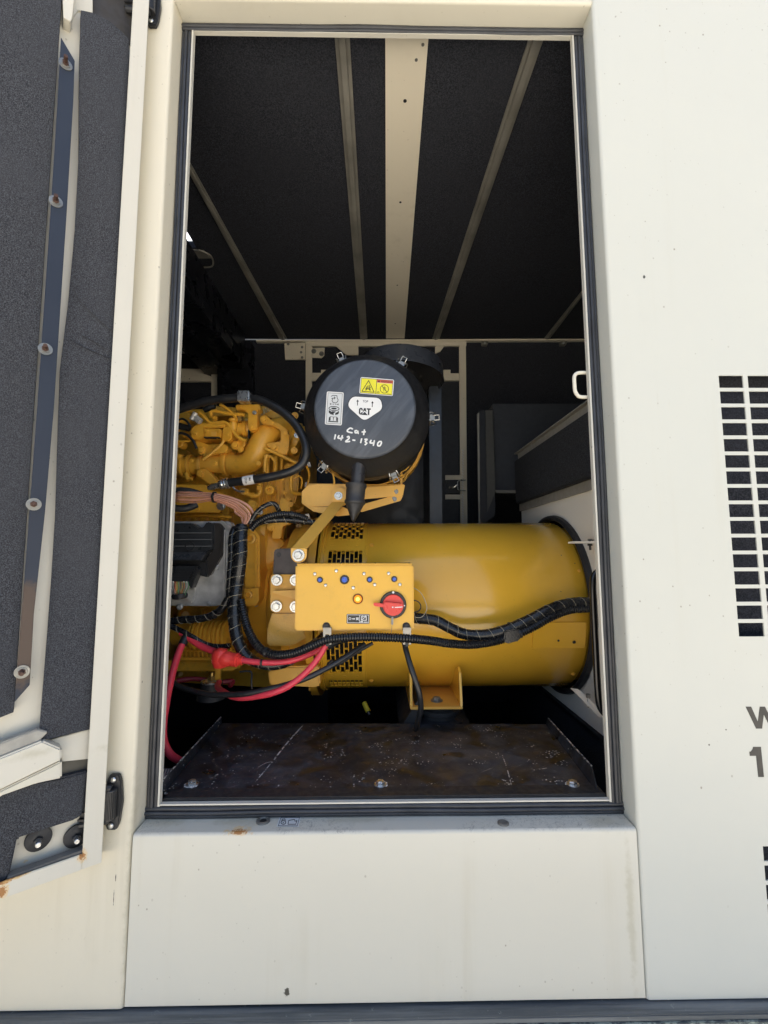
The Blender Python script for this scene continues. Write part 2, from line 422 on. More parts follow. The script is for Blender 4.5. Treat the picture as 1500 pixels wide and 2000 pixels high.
def bolt_mesh(hexr=1.0, h=0.7, washer=1.45, name='bolt', mat=None, dome=False):
    g = G()
    if washer: g.disc((0, 0, 0), (0, 0, 1), washer, 0.22, 24)
    if dome: g.lathe((0, 0, 0.2), (0, 0, 1), [(hexr, 0), (hexr, h * 0.4), (hexr * 0.75, h * 0.85), (hexr * 0.3, h), (0.0001, h)], 20)
    else:
        g.lathe((0, 0, 0.2), (0, 0, 1), [(hexr, 0), (hexr, h * 0.8), (hexr * 0.85, h), (0.0001, h)], 6)
        g.disc((0, 0, 0.2 + h), (0, 0, 1), hexr * 0.45, 0.05, 12)
    me = g.mesh(name, 30); me.materials.append(mat); return me
me_zbolt = bolt_mesh(mat=m_zinc); me_ybolt = bolt_mesh(mat=m_yel); me_kbolt = bolt_mesh(mat=m_blk, dome=True, washer=1.2)
me_screw = bolt_mesh(mat=m_zinc, dome=True, washer=0, h=0.6, name='screw'); me_sbolt = bolt_mesh(mat=m_steel)
def fasten(name, me, pos, nrm, r, parent, spin=None):
    q = Vector(nrm).to_track_quat('Z', 'Y')
    q = q @ Quaternion((0, 0, 1), spin if spin is not None else rnd.random() * 3)
    return link(name, me, parent, pos, q, r)
FR = (0, -1, 0)
def pbolt(px, py, Y, rpx, parent, me=None, name='bolt', nrm=FR): return fasten(name, me or me_zbolt, at(px, py, Y), nrm, pr(rpx, Y), parent)

# ================================================================ ground
g = G(); n = 28
gx = [(-60 + 120 * i / n) for i in range(n + 1)]
for i in range(n):
    for j in range(n):
        b = len(g.v); g.v += [(gx[i], gx[j], 0), (gx[i + 1], gx[j], 0), (gx[i + 1], gx[j + 1], 0), (gx[i], gx[j + 1], 0)]; g.f.append((b, b + 1, b + 2, b + 3))
m_ground = simple('pale_concrete', (0.56, 0.52, 0.44), 0.85, 0, 0.15, 1.5, 0.3, 0.3, 40)
tag(g.build('ground', m_ground), kind='structure')

# ================================================================ the enclosure
enc = thing('generator_enclosure', 'cream painted steel generator enclosure with a tall open doorway and black rubber door seal', 'enclosure', (0, 0.9, 0.3))
XL, XR = at(258, 1620, 0).x, at(1245, 1620, 0).x
ZB, ZT = at(740, 1624, 0).z, at(740, 1, 0).z
ZBASE = at(750, 1962, 0).z
ZTOP = CZ + 1.56; YF = 0.06; ZC = CZ + 1.455; YB = atz(738, 663, ZC).y
XW0, XW1 = -2.6, 2.0
T_ = 0.003
# left side panel with a rounded bend into the doorway
rb = 0.008
g = G()
sweep_path(g, [(XW0, 0), (XL - 0.3, 0)] + arc2((XL - rb, rb), rb, -90, 0) + [(XL, YF)] + [(XL + 0.028, YF + 0.001)], T_, 'z', ZBASE, ZTOP)
g.build('side_panel', cream('left_panel_glow_paint', (0.655, 0.61, 0.485), 0.28, chips=[(at(226, 1715, 0), (0.0011, .02, .012)), (at(222, 1755, 0), (.0008, .02, .016))], grime=[(at(251, 1750, 0), (0.012, 0.05, 0.3))], rust=[]), enc, 'cream panel with painted-in warm glow left of the doorway')  # cream warmed and brightened so the post's glow is put into the paint
# lower sill panel
g = G()
gap = 0.0025
sweep_path(g, [(0.0, ZBASE + 0.004), (0.0, ZB - 0.1)] + [(rb - rb * math.cos(R(a)), ZB - rb + rb * math.sin(R(a))) for a in range(0, 91, 18)] + [(YF, ZB), (YF + 0.001, ZB + 0.030)], -T_, 'x', XL + gap, XR - gap)
rust1 = at(466, 1627, 0)
m_sill = cream('sill_panel_paint', BASE, 0.34, scuff=ZB,
    rust=[(rust1, (0.019, 0.015, 0.0045)), (at(437, 1626, 0), (0.005, .01, .002))],
    chips=[(at(560, 1938, 0), (0.0065, .01, 0.008)), (at(458, 1621, 0), (0.010, .01, .005))],
    grime=[(atz(470, 1604, ZB), (0.10, 0.03, 0.02)), (atz(1180, 1606, ZB), (0.06, 0.03, 0.02)), (atz(330, 1604, ZB), (0.05, 0.03, 0.02)), (atz(700, 1600, ZB), (0.12, 0.02, 0.02)), (at(1232, 1780, 0), (0.012, .03, 0.2))])
g.build('sill_panel', m_sill, enc, 'lower panel under the doorway with a rust spot on its bend')
# dark gap liners behind the two seams
m_seam = simple('seam_sealant', (0.12, 0.10, 0.07), 0.8)
for xx in (XL, XR): g = G(); g.box(xx - 0.02, xx + 0.02, 0.006, 0.02, ZBASE, ZB - 0.02); g.build('seam_filler', m_seam, enc)
# header
g = G()
sweep_path(g, [(YF, ZT - 0.012), (YF, ZT), ] + [(rb - rb * math.sin(R(a)) , ZT + rb - rb * math.cos(R(a))) for a in range(0, 91, 18)] + [(0, ZTOP)], -T_, 'x', XL + 0.001, XR - 0.001)
g.build('header_panel', m_cream, enc)
# right side panel: bend + louvred sheet
g = G(); XJ = XR + 0.03
sweep_path(g, [(XR - 0.028, YF + 0.001), (XR, YF)] + arc2((XR + rb, rb), rb, 180, 270) + [(XJ, 0)], T_, 'z', ZBASE, ZTOP)
vx0, vx1, vx2 = at(1403.5, 734, 0).x, at(1451.5, 745, 0).x, at(1460, 734, 0).x
vz0 = at(1425, 733.5, 0).z; vz1 = at(1470, 1216.5, 0).z; rp = (vz0 - vz1) / 15; hh = vz0 - at(1427, 757.5, 0).z
us = [XJ]; ucol = []
x = vx0
for c in range(10):
    us += [x, x + (vx1 - vx0)]; ucol += [False, True]; x += (vx2 - vx0)
us.append(XW1); ucol.append(False)
lz0 = at(1490, 1653, 0).z; lx = at(1490, 1655, 0).x
vs = [ZBASE]; vrow = [None]
rows = []
for r in range(15, -1, -1): rows.append((vz0 - r * rp - hh, vz0 - r * rp, 'a'))
low = [(lz0 - r * rp - hh, lz0 - r * rp, 'b') for r in range(6, -1, -1)]
for a, b, k in low + rows: vs += [a, b]; vrow += [k, None]
vs.append(ZTOP)
off = lx - vx0
def addset(us_, rows_, keep): pass
us2 = sorted(set([XJ, XW1] + [round(v, 5) for v in us] + [round(v + off, 5) for v in us[1:-1] if v + off < XW1]))
def incol(u, o):
    for c in range(10 if o == 0 else 9):
        a = vx0 + o + c * (vx2 - vx0)
        if a - 1e-4 <= u <= a + (vx1 - vx0) + 1e-4: return True
    return False
def hole(i, j):
    k = vrow[j]
    if k is None: return False
    u = (us2[i] + us2[i + 1]) / 2
    return incol(u, 0 if k == 'a' else off)
grid_sheet(g, us2, vs, hole, lambda u, v, w: (u, w * T_, v))
g.build('side_panel', cream('right_panel_paint', (0.555, 0.560, 0.500), 0.16, chips=[(at(1258, 541, 0), (0.003, .01, .005)), (at(1418, 1425, 0), .0018), (at(1385, 1455, 0), .002)], speck=0.9), enc, 'white panel right of the doorway with rows of rectangular vent slots')
# acoustic pad behind the slots, set back
g = G(); g.box(XJ + 0.05, XW1 - 0.02, 0.045, 0.075, ZBASE + 0.05, CZ + 0.6)
g.build('vent_baffle', m_foam_in, enc)
# lettering on the right panel
def flat(g, poly, fn, th=0.0006):
    a = [fn(*p) for p in poly]; nrm = (a[1] - a[0]).cross(a[2] - a[0]).normalized()
    return a, nrm
def decal(name, polys, Y, mat, parent, th=0.0004, label=None):
    g = G()
    for p in polys: g.slab([at(q[0], q[1], Y) for q in p], (0, -th, 0))
    return g.build(name, mat, parent, label, smooth=0)
W = [(0, 0), (.13, 0), (.22, .68), (.33, 0), (.45, 0), (.56, .68), (.65, 0), (.78, 0), (.63, 1), (.49, 1), (.39, .36), (.29, 1), (.15, 1)]
def placed(pl, x, y, w, h, sh=0.0): return [(x + a * w + b * sh, y + b * h) for a, b in pl]
decal('panel_letter', [placed(W, 1456, 1380, 84, 43, 8)], 0, m_dkdecal, enc, label='black letter W at the right edge of the white panel')
ONE = [(.35, 0), (1, 0), (1, 1), (.52, 1), (.52, .30), (0, .30), (0, .16), (.12, .155), (.28, .08)]
decal('panel_numeral', [placed(ONE, 1462.5, 1458.5, 23.5, 59, 6)], 0, m_dkdecal, enc, label='black figure 1 below the letter W')

# rubber seals and the white lip inside them
def seal(a, b, side, wave=0.0010, w=0.026, label=None):
    a, b = Vector(a), Vector(b); d = (b - a); L = d.length; side = Vector(side); g = G(); n = 44
    ph = rnd.random() * 6
    for k, (o, rr, out) in enumerate(((0.15, .0042, .004), (0.46, .0046, .0065), (0.80, .005, .004))):
        pts = []
        for i in range(n + 1):
            t = i / n; wv = (math.sin(t * 9 + ph) + .5 * math.sin(t * 23 + ph * 2)) * wave
            pts.append(a + d * t + side * (o * w + wv) + Vector((0, -out - abs(wv) * .5, 0)))
        g.tube(pts, rr, 10, spline=False)
    c = a + side * (w * .5); u = d.normalized()
    hw = w * .47
    g.slab([a + side * (w * .04), b + side * (w * .04), b + side * (w * .96), a + side * (w * .96)], (0, -0.006, 0))
    return g.build('door_seal', m_seal, enc, label, smooth=60)
y0 = YF - 0.001
seal((XL + .001, y0, ZB + .026), (XL + .001, y0, ZT - .030), (1, 0, 0))
seal((XR - .001, y0, ZB + .026), (XR - .001, y0, ZT - .030), (-1, 0, 0))
seal((XL, y0, ZB + .001), (XR, y0, ZB + .001), (0, 0, 1), 0.0008)
seal((XL, y0, ZT - .001), (XR, y0, ZT - .001), (0, 0, -1), 0.0010, 0.022)
g = G(); i0 = 0.0272; i1 = 0.0315
g.box(XL + i0, XL + i1, YF - .009, YF + .004, ZB + i0, ZT - i0 + .002)
g.box(XR - i1, XR - i0, YF - .009, YF + .004, ZB + i0, ZT - i0 + .002)
g.box(XL + i1, XR - i1, YF - .007, YF + .004, ZB + i0 + .001, ZB + i1)
g.box(XL + i1, XR - i1, YF - .007, YF + .004, ZT - i1 + .0065, ZT - i0 + .004)
g.build('door_lip', cream('lip_paint', (0.58, 0.565, 0.50), 0.4, speck=1.5), enc)
# dark ledge behind the lower lip
g = G(); g.box(XL + i1, XR - i1, YF + .006, YF + .05, ZB + .012, ZB + .037, .002)
g.build('inner_ledge', m_rub, enc)

# plugs and sticker on the sill
g = G(); c = atz(514, 1604, ZB); g.lathe(c, (0, 0, 1), [(.0155, 0), (.0155, .0025), (.013, .004), (.010, .004), (.0095, .001), (.0075, .001)], 28)
g.build('drain_grommet', m_steel, enc)
g = G(); g.disc(c, (0, 0, 1), .0075, .0015, 20); g.build('drain_hole', m_black, enc)
g = G(); c = atz(983, 1608.5, ZB); g.lathe(c, (0, 0, 1), [(.0125, 0), (.0125, .002), (.009, .0035), (.003, .002), (.0001, .002)], 28); g.build('sill_plug', m_steel, enc)
def sillp(polys, name, mat, parent, k=1, label=None):
    g = G()
    for p in polys: g.slab([atz(q[0], q[1], ZB + 0.0004 * k) for q in p], (0, 0, 0.0003))
    return g.build(name, mat, parent, label, smooth=0)
def strokes(pts, w, closed=False):
    out = []; n = len(pts)
    for i in range(n if closed else n - 1):
        a = Vector(pts[i]); b = Vector(pts[(i + 1) % n]); d = (b - a)
        if d.length < 1e-6: continue
        d.normalize(); q = Vector((-d.y, d.x)) * w / 2; e = d * w * .35
        out.append([tuple(a - e - q), tuple(b + e - q), tuple(b + e + q), tuple(a - e + q)])
    return out
def circ(x, y, r, n=16, ry=None): return [(x + r * math.cos(2 * math.pi * i / n), y + (ry or r) * math.sin(2 * math.pi * i / n)) for i in range(n)]
st = sillp([[(546.5, 1594.5), (588, 1595), (583, 1615), (540, 1614.5)]], 'sill_sticker', m_lblg, enc)
sillp(strokes([(549, 1596.6), (585, 1596.8), (580.5, 1613.2), (543.5, 1613)], .9, True), 'sticker_border', m_black, st, 2)
sillp(strokes(circ(553.5, 1606.5, 4.6, 12, 3.6), 1.2, True) + strokes([(550.5, 1603), (551.5, 1600), (556, 1599.5), (557.5, 1602.5)], 1.3) + [circ(553.2, 1606.8, 1.2, 8, 1)] +
      strokes([(564, 1602.5), (575, 1600.5), (576, 1604), (580, 1603), (577.5, 1610), (562.5, 1610), (564, 1602.5)], 1.1), 'sticker_symbol', m_dkdecal, st, 2)

# base rail below the panels
g = G(); zr = ZBASE - .004
g.slab([(XW0, -.026, zr), (XW0, .10, zr), (XW0, .10, zr - .03), (XW0, -.026, zr - .012)], (XW1 - XW0, 0, 0), .002)
rail = g.build('base_rail', m_rail, enc)
g = G(); g.slab([(XW0, -.029, zr - .0125), (XW0, -.018, zr - .0125), (XW0, -.018, zr - .021), (XW0, -.027, zr - .0205)], (XW1 - XW0, 0, 0)); g.build('rail_edge', m_redge, enc)
g = G(); g.box(XW0, XW1, -.020, .10, zr - .30, zr - .022, .004); g.build('rail_face', m_railf, enc)
g = G(); g.box(-2.4, 1.8, .12, YB, .0, zr - .05); g.build('skid_block', m_navy, enc)

# shell of the room
def sheet(name, x0, x1, y0, y1, z0, z1, mat, label=None): g = G(); g.box(x0, x1, y0, y1, z0, z1); return g.build(name, mat, enc, label, smooth=0)
sheet('floor_pan', XW0, XW1, .1, YB, ZBASE - .02, ZBASE, m_navy)
hx0, hy0 = atz(352, 440, ZC).x, 0
pA, pB = atz(352, 438, ZC), atz(383, 485, ZC)
g = G()
us = [XW0, pA.x - .04, pB.x, XW1]; vs = [.004, pA.y - .02, pB.y, YB]
# roof with a small gap left of the doorway through which the sky shows
hp = [atz(*q, ZC) for q in ((340, 436), (359, 444), (383, 484), (368, 484), (350, 450))]
hx = sorted([min(p.x for p in hp), max(p.x for p in hp)]); hy = sorted([min(p.y for p in hp), max(p.y for p in hp)])
def skewsheet(z0, z1, name, mat):
    g = G(); A = atz(346, 436, ZC); B = atz(361, 446, ZC); C = atz(384, 484, ZC); D = atz(366, 484, ZC)
    q = [A, B, C, D]
    o = [Vector((XW0, .068, 0)), Vector((XW1, .068, 0)), Vector((XW1, YB, 0)), Vector((XW0, YB, 0))]
    for i in range(4):
        j = (i + 1) % 4
        g.slab([(o[i].x, o[i].y, z0), (o[j].x, o[j].y, z0), (q[j].x, q[j].y, z0), (q[i].x, q[i].y, z0)], (0, 0, z1 - z0))
    g.build(name, mat, enc, smooth=0)
skewsheet(ZC, ZC + .03, 'roof_foam', m_foam_in)
skewsheet(ZC + .032, ZC + .036, 'roof_sheet', m_cream)
sheet('roof_edge', XW0, XW1, .004, .0675, ZTOP - .004, ZTOP - .001, m_cream)
sheet('rear_wall', XW0, XW1, YB + .03, YB + .035, ZBASE, ZTOP, m_cream_in)
sheet('end_wall', XW0, XW0 + .03, .01, YB, ZBASE, ZTOP, m_foam_in)
sheet('end_wall', XW1 - .03, XW1, .01, YB, ZBASE, ZTOP, m_foam_in)
# front inner lining beside the doorway
sheet('front_lining', XW0 + .03, XL - .01, .03, .05, ZBASE, ZC, m_foam_in)

# ceiling beam and ribs (pixel end points on the ceiling plane)
def zquad(g, pa, z, dz, bev=.0): g.slab([atz(*p, z) for p in pa], (0, 0, dz), bev)
zb = ZC - .006
g = G(); zquad(g, [(752.5, 60), (838, 60), (790, 661), (754, 661)], zb, .012)
beam = g.build('roof_beam', m_cream_in, enc)
for px_, py_, r_ in ((791, 197, .0056), (782, 395, .0050), (776, 557, .004), (772, 632, .004)):
    g = G(); g.disc(atz(px_, py_, zb), (0, 0, -1), r_, .0008, 20); g.build('beam_hole', m_black, enc)
for px_, py_ in ((826, 87), (813, 117)):
    g = G(); g.disc(atz(px_, py_, zb), (0, 0, -1), .0045, .0012, 16); g.build('rivet', m_steel, enc)
for a, b, w0, w1 in (((667, 62), (710.5, 661), 30, 14), ((1054, 62), (851.5, 661), 30, 14), ((352, 300), (553, 661), 13, 15), ((1140, 573), (1069, 660), 9, 11)):
    g = G(); h = .014
    z = ZC - h
    A0, A1, B1, B0 = atz(a[0] - w0 / 2, a[1], z), atz(a[0] + w0 / 2, a[1], z), atz(b[0] + w1 / 2, b[1] + 3, z), atz(b[0] - w1 / 2, b[1] + 3, z)
    for s0, s1, zz in ((0, .28, z + .008), (.28, .72, z), (.72, 1, z + .008)):
        g.slab([A0.lerp(A1, s0).xy.to_3d() + Vector((0, 0, zz)), A0.lerp(A1, s1).xy.to_3d() + Vector((0, 0, zz)), B0.lerp(B1, s1).xy.to_3d() + Vector((0, 0, zz)), B0.lerp(B1, s0).xy.to_3d() + Vector((0, 0, zz))], (0, 0, ZC - zz - .0005), .001)
    g.build('roof_rib', m_gal, enc)
# cream seal strip where roof meets rear wall
YW = YB
def rp_(name, poly, Y, d, mat, bev=.001, label=None, parent=enc):
    g = G()
    for q in (poly if isinstance(poly[0], list) else [poly]): g.px(q, Y, d, bev)
    return g.build(name, mat, parent, label)
rp_('wall_foam', [(330, 664), (1200, 664), (1200, 1700), (330, 1700)], YW + .012, .015, m_foam_in)
rp_('cornice_strip', [(500, 664), (1145, 661), (1145, 664.2), (500, 667)], YW - .02, .03, m_cream_in)
# rear service door frame behind the air cleaner
rp_('rear_door_frame', [[(597, 667), (911, 666), (911, 675), (597, 676)], [(597, 676), (609.5, 676), (608, 1030), (597, 1030)], [(897, 675), (910, 675), (913, 1060), (900, 1060)],
   [(608, 728), (627, 728), (627, 722), (640, 722), (640, 743), (608, 743)], [(866, 722), (880, 722), (880, 729), (897, 729), (897, 743), (866, 743)]], YW - .012, .02, m_cream_in, .0015)
rp_('door_gusset', [[(655, 675), (700, 675), (700, 693), (676, 693)]], YW - .008, .012, m_cream_in)
rp_('door_gusset', [[(850, 675), (868, 675), (860, 686), (850, 690)]], YW - .008, .012, m_cream_in)
rp_('frame_bracket', [(610, 680), (634, 679), (633, 694), (628, 699), (609, 698)], YW - .02, .008, m_cream_in)
for q in ((613, 686), (628, 691)): pbolt(q[0], q[1], YW - .022, 3.4, enc, me_sbolt)
rp_('rear_hinge', [(555, 670), (596, 669), (596, 702), (557, 702)], YW - .018, .014, m_cream_in)
g = G(); g.px([(583, 672), (596, 672), (596, 701), (583, 701)], YW - .024, .005, .001); g.build('hinge_leaf', m_cream_in, enc)
for q in ((590, 678), (588, 688), (590, 698), (563, 672)): pbolt(q[0], q[1], YW - .026, 1.8, enc, me_sbolt)
rp_('rear_door_inner', [(611, 745), (896, 745), (896, 1060), (611, 1060)], YW + .002, .01, simple('rear_door_black', (0.014, 0.016, 0.022), .5))
rp_('rear_latch_plate', [[(870, 928), (901, 928), (901, 937), (870, 937)]], YW - .014, .01, m_cream_in)
rp_('rear_latch_plate', [[(870, 966), (901, 966), (901, 975), (870, 975)]], YW - .014, .01, m_cream_in)
rp_('rear_latch', [(872, 939), (898, 939), (898, 963), (872, 963)], YW - .016, .012, m_blk)
g = G(); g.tube(P3([(909, 938, YW - .02), (897, 938, YW - .045), (894, 941, YW - .05), (894, 955, YW - .05), (897, 958, YW - .045), (909, 958, YW - .02)]), pr(1.3, YW), 8, spline=False)
g.tube(P3([(877, 952, YW - .03), (886, 952, YW - .045), (893, 946, YW - .05)]), pr(1.6, YW), 8); g.build('latch_bow', m_zinc, enc)
# twisted weather strip on the frame edge
g = G()
for i in range(34):
    y = 878 + i * 5.1; a = at(902 + y * .0 + (i % 2) * .6, y, YW - .02); b = at(905.5, y + 3.6, YW - .02); g.tube([a, b], pr(1.1, YW), 6, spline=False)
g.build('edge_trim', m_white, enc)
# second rear door further left
rp_('rear_door_frame', [[(330, 666), (394, 667), (406, 681), (330, 681)], [(330, 681), (388, 681), (378, 688), (350, 688), (340, 681)], [(330, 720), (396, 720), (396, 729), (412, 735), (330, 735)], [(330, 735), (412, 735), (412, 745), (330, 745)],
   [(415, 690), (420, 690), (425, 706), (424, 800), (412, 800), (413, 690)]], YW - .012, .02, m_cream_in, .0015)
for q in ((361, 684), (374, 684), (370, 740)):
    g = G(); g.disc(at(q[0], q[1], YW - .0125), FR, pr(1, YW), .001, 10); g.build('frame_hole', m_black, enc)
# little clips under the cornice on the right
for q in (947, 1101):
    rp_('cable_clip', [[(q - 6, 667), (q + 7, 667), (q + 5, 673), (q - 5, 673)]], YW - .03, .03, m_gal); pbolt(q, 670, YW - .034, 1.8, enc, me_zbolt)
# black exhaust duct along the ceiling at the left
m_duct = simple('black_duct_steel', (0.012, 0.013, 0.018), 0.30, 0, 0.4, 9, 0.15)
g = G(); z1 = CZ + 1.41
g.box(-1.16, -.87, .10, YB - .001, CZ + 1.20, z1, .006)
g.box(-.885, -.862, .10, YB - .12, CZ + 1.28, z1 + .012, .003)
g.box(-1.02, -.99, .10, YB - .05, CZ + 1.175, CZ + 1.20, .003)
g.build('roof_duct', m_duct, enc)
rp_('rear_post', [[(424, 690), (462, 665), (490, 665), (490, 1000), (424, 1000)]], YW - .10, .09, m_duct, .004)
rp_('rear_post', [[(432, 735), (494, 735), (492, 1000), (432, 1000)]], YW - .16, .05, m_duct, .004)
g = G(); g.slab([atz(371, 503, ZC - .002), atz(412, 503, ZC - .002), atz(398, 488, ZC - .002), atz(372, 486, ZC - .002)], (0, 0, -.006), .001)
g.tube([atz(388, 488, ZC - .015), atz(412, 500, ZC - .02), atz(414, 520, ZC - .015), atz(385, 522, ZC - .012)], .004, 8); g.build('roof_cable_clip', m_gal, enc)
# silencer body at far left
g = G(); g.cyl(at(330, 835, 1.25), at(330, 835, 1.25) + Vector((-.9, 0, 0)), .30, 40, .12)
g.build('silencer_drum', m_duct, enc)

# right bulkhead with the round air outlet (plane X = XBK)
AR = .330; XBK = .747
_a1 = math.atan((1000 - 1022) / F) + R(PITCH); _a2 = math.atan((1000 - 1342) / F) + R(PITCH); _d = AR / math.sin((_a1 - _a2) / 2)
AC_Y = CAM.y + _d * math.cos((_a1 + _a2) / 2); AC_Z = CZ + _d * math.sin((_a1 + _a2) / 2)
def hole_panel(g, x, y0, y1, z0, z1, cy, cz, r, th, n=48):
    V = []; 
    def edge(a):
        c, s = math.cos(a), math.sin(a); t = 1e9
        if c > 1e-9: t = min(t, (y1 - cy) / c)
        if c < -1e-9: t = min(t, (y0 - cy) / c)
        if s > 1e-9: t = min(t, (z1 - cz) / s)
        if s < -1e-9: t = min(t, (z0 - cz) / s)
        return cy + c * t, cz + s * t
    an = sorted([2 * math.pi * i / n for i in range(n)] + [math.atan2(b - cz, a - cy) % (2 * math.pi) for a in (y0, y1) for b in (z0, z1)])
    m = len(an)
    for xx in (x, x + th):
        for a in an: V.append((xx, cy + r * math.cos(a), cz + r * math.sin(a)))
        for a in an: e = edge(a); V.append((xx, e[0], e[1]))
    Fs = []
    for k in range(m):
        l = (k + 1) % m
        for o in (0, 2 * m): Fs.append((o + k, o + l, o + m + l, o + m + k))
        Fs.append((k, l, 2 * m + l, 2 * m + k)); Fs.append((m + k, m + l, 3 * m + l, 3 * m + k))
    g.add(V, Fs)
zf0 = atx(1070, 1350, XBK).z; zw1 = CZ + .26; _q = atx(1007, 985, XBK - .03); yb1 = _q.y; zb_ = _q.z; zt_f = atx(1015, 893, XBK - .03).z; zt_g = atx(1015, 880, XBK - .026).z
g = G(); hole_panel(g, XBK, .10, yb1, zf0, zw1, AC_Y, AC_Z, .345, .003); g.build('bulkhead', m_bulk, enc, 'white bulkhead panel with a round opening for the alternator')
g = G(); g.lathe((XBK - .012, AC_Y, AC_Z), (1, 0, 0), [(.338, 0.004), (.341, -.008), (.350, -.013), (.360, -.008), (.362, .006), (.356, .014), (.342, .014), (.338, .004)], 72); g.build('outlet_trim', m_rub, enc, 'black rubber ring round the bulkhead opening')
g = G(); g.box(XBK - .030, XBK - .002, .10, yb1, zb_, zt_f, .006); g.build('bulkhead_foam', m_foam_bulk, enc)
g = G(); g.box(XBK - .026, XBK + .02, .10, yb1 + .01, zt_g + .001, zt_g + .005); g.box(XBK - .010, XBK + .03, .10, yb1, CZ + .22, zt_g); g.build('bulkhead_flange', simple('grey_flange', (.26, .25, .22), .5), enc)
g = G(); g.box(XBK - .012, XBK + .03, .10, yb1 + .3, zf0 - .022, zf0 - .004, .002); g.build('rail_top', m_navy, enc)
g = G(); g.box(XBK - .006, XBK + .03, .10, yb1 + .3, ZBASE, zf0 - .024); g.build('side_rail', m_foam_in, enc)
g = G(); g.box(XBK + .25, XBK + .26, .1, yb1, CZ - .6, CZ + .2); g.build('outlet_back', m_navy, enc)
# dark cabinets at the back right
rp_('louvre_cabinet', [[(962, 788), (1140, 788), (1140, 962), (966, 962)]], 1.36, .3, simple('cabinet_blue_black', (.024, .028, .036), .5), .004)
rp_('cabinet_door', [[(935, 803), (962, 799), (968, 1005), (938, 1030)]], 1.30, .05, m_navy, .003)
rp_('cabinet_edge', [[(948, 802), (962, 801), (968, 960), (952, 1000)]], 1.29, .006, simple('cabinet_grey', (.05, .05, .045), .5), .001)
rp_('cabinet_trim', [[(932, 808), (936, 806), (938, 1030), (935, 1030)]], 1.295, .006, m_gal, .001)
rp_('cabinet_sill', [[(968, 957), (1010, 957), (1010, 963), (970, 963)]], 1.29, .02, simple('sill_grey', (.13, .125, .11), .5), .001)
# dark partition right of the air cleaner
rp_('radiator_shroud', [[(838, 755), (862, 750), (864, 1030), (840, 1030)]], 1.02, .5, simple('shroud_blue_black', (.03, .038, .052), .40), .003)
rp_('radiator_shroud', [[(700, 800), (840, 800), (840, 1030), (700, 1030)]], 1.30, .3, m_navy, .003)

# door lock staple on the right of the doorway
g = G(); xs = XR - .035; ys = YF + .01
zt, zl = at(1140, 722, YF).z, at(1143, 775, YF).z
xo = at(1124, 748, YF).x
g.tube([(xs + .008, ys, zt - .004), (xs - .010, ys, zt - .004), (xo + .006, ys, zt - .008), (xo + .002, ys, zt - .018), (xo + .002, ys, (zt + zl) / 2), (xo + .003, ys, zl + .018), (xo + .010, ys, zl + .006), (xs - .008, ys, zl + .003), (xs + .008, ys, zl + .003)], .0046, 12, 5)
g.build('lock_staple', simple('staple_paint', (.74, .71, .60), .4, 0, .06, 60), enc, 'white bent rod staple on the right door lip')

# hinges
def hinge(cx, cy, top):
    """hinge base centred at pixel, on the post front (Y = 0)"""
    c = at(cx, cy, 0); w, h = .022, .112; h2 = h / 2
    hg = link('hinge_', None, enc, c)
    bpy.data.objects.remove(hg)
    g = G()
    prof = [(c.x - w * .75, c.z - h2 + .012), (c.x - w * .5, c.z - h2), (c.x + w * .35, c.z - h2), (c.x + w * .6, c.z - h2 + .014), (c.x + w * .8, c.z), (c.x + w * .6, c.z + h2 - .014), (c.x + w * .35, c.z + h2), (c.x - w * .5, c.z + h2), (c.x - w * .75, c.z + h2 - .012)]
    g.slab([(x, 0.0, z) for x, z in prof], (0, -.010, 0), .002)
    o = g.build('hinge', m_blk, enc, 'upper black hinge' if top else 'lower black hinge')
    g = G(); kx = c.x - w * .1
    g.cyl((kx, -.016, c.z - .030), (kx, -.016, c.z + .030), .0115, 20, .12)
    for k in range(9):
        a = R(-150 + k * 15); g.box(kx + .0115 * math.cos(a) - .0008, kx + .0115 * math.cos(a) + .0008, -.016 + .0115 * math.sin(a) - .0012, -.016 + .0115 * math.sin(a) + .001, c.z - .026, c.z + .026)
    g.build('hinge_barrel', m_blk, o)
    g = G()
    for dz in (-.034, .034): g.tube([(kx, -.016, c.z + dz * .9), (kx - .02, -.020, c.z + dz), (kx - .055, -.026, c.z + dz * 1.05)], [.0075][0], 10)
    for k in range(5): g.box(kx - .06, kx - .010, -.028, -.022, c.z - .028 + k * .013, c.z - .024 + k * .013)
    g.box(kx - .06, kx - .005, -.022, -.018, c.z - .03, c.z + .03); g.build('hinge_arm', m_blk, o)
    for dz in (-.046, .046): fasten('screw', me_screw, (c.x - .002, -.010, c.z + dz), FR, .0058, o)
hinge(227, 1562, False); hinge(303, 20, True)
# ================================================================ the open door, swung out to the left
PHI = R(37); du = Vector((-math.cos(PHI), -math.sin(PHI), 0)); dn = Vector((math.sin(PHI), -math.cos(PHI), 0))
H0 = at(203, 1600, -.030); H0.z = 0
def dp(px, py, off=0.0):
    d = ray(px, py); o = H0 + dn * off; t = (o - CAM).dot(dn) / d.dot(dn); return CAM + d * t
def dw(u, z, off=0.0): return Vector((H0.x, H0.y, 0)) + du * u + dn * off + Vector((0, 0, z))
DZ0 = dp(196, 1686).z; DZ1 = ZT + .02; DW = 1.02
door = thing('access_door', 'open access door at the left with dark foam lining and studs, hinged on the doorway', 'door', dw(.4, DZ0))
rustd = [(dp(160, 1672), (.005, .01, .009)), (dp(4, 1742), (.006, .01, .010)), (dp(8, 1722), (.014, .02, .004)), (dp(30, 1712), (.02, .03, .003))]
m_door = cream('door_paint', (0.60, 0.575, 0.49), 0.24, rust=rustd, grime=[(dp(200, 1455, -.02), (.05, .03, .02)), (dp(60, 1470, 0), (.08, .05, .012))])
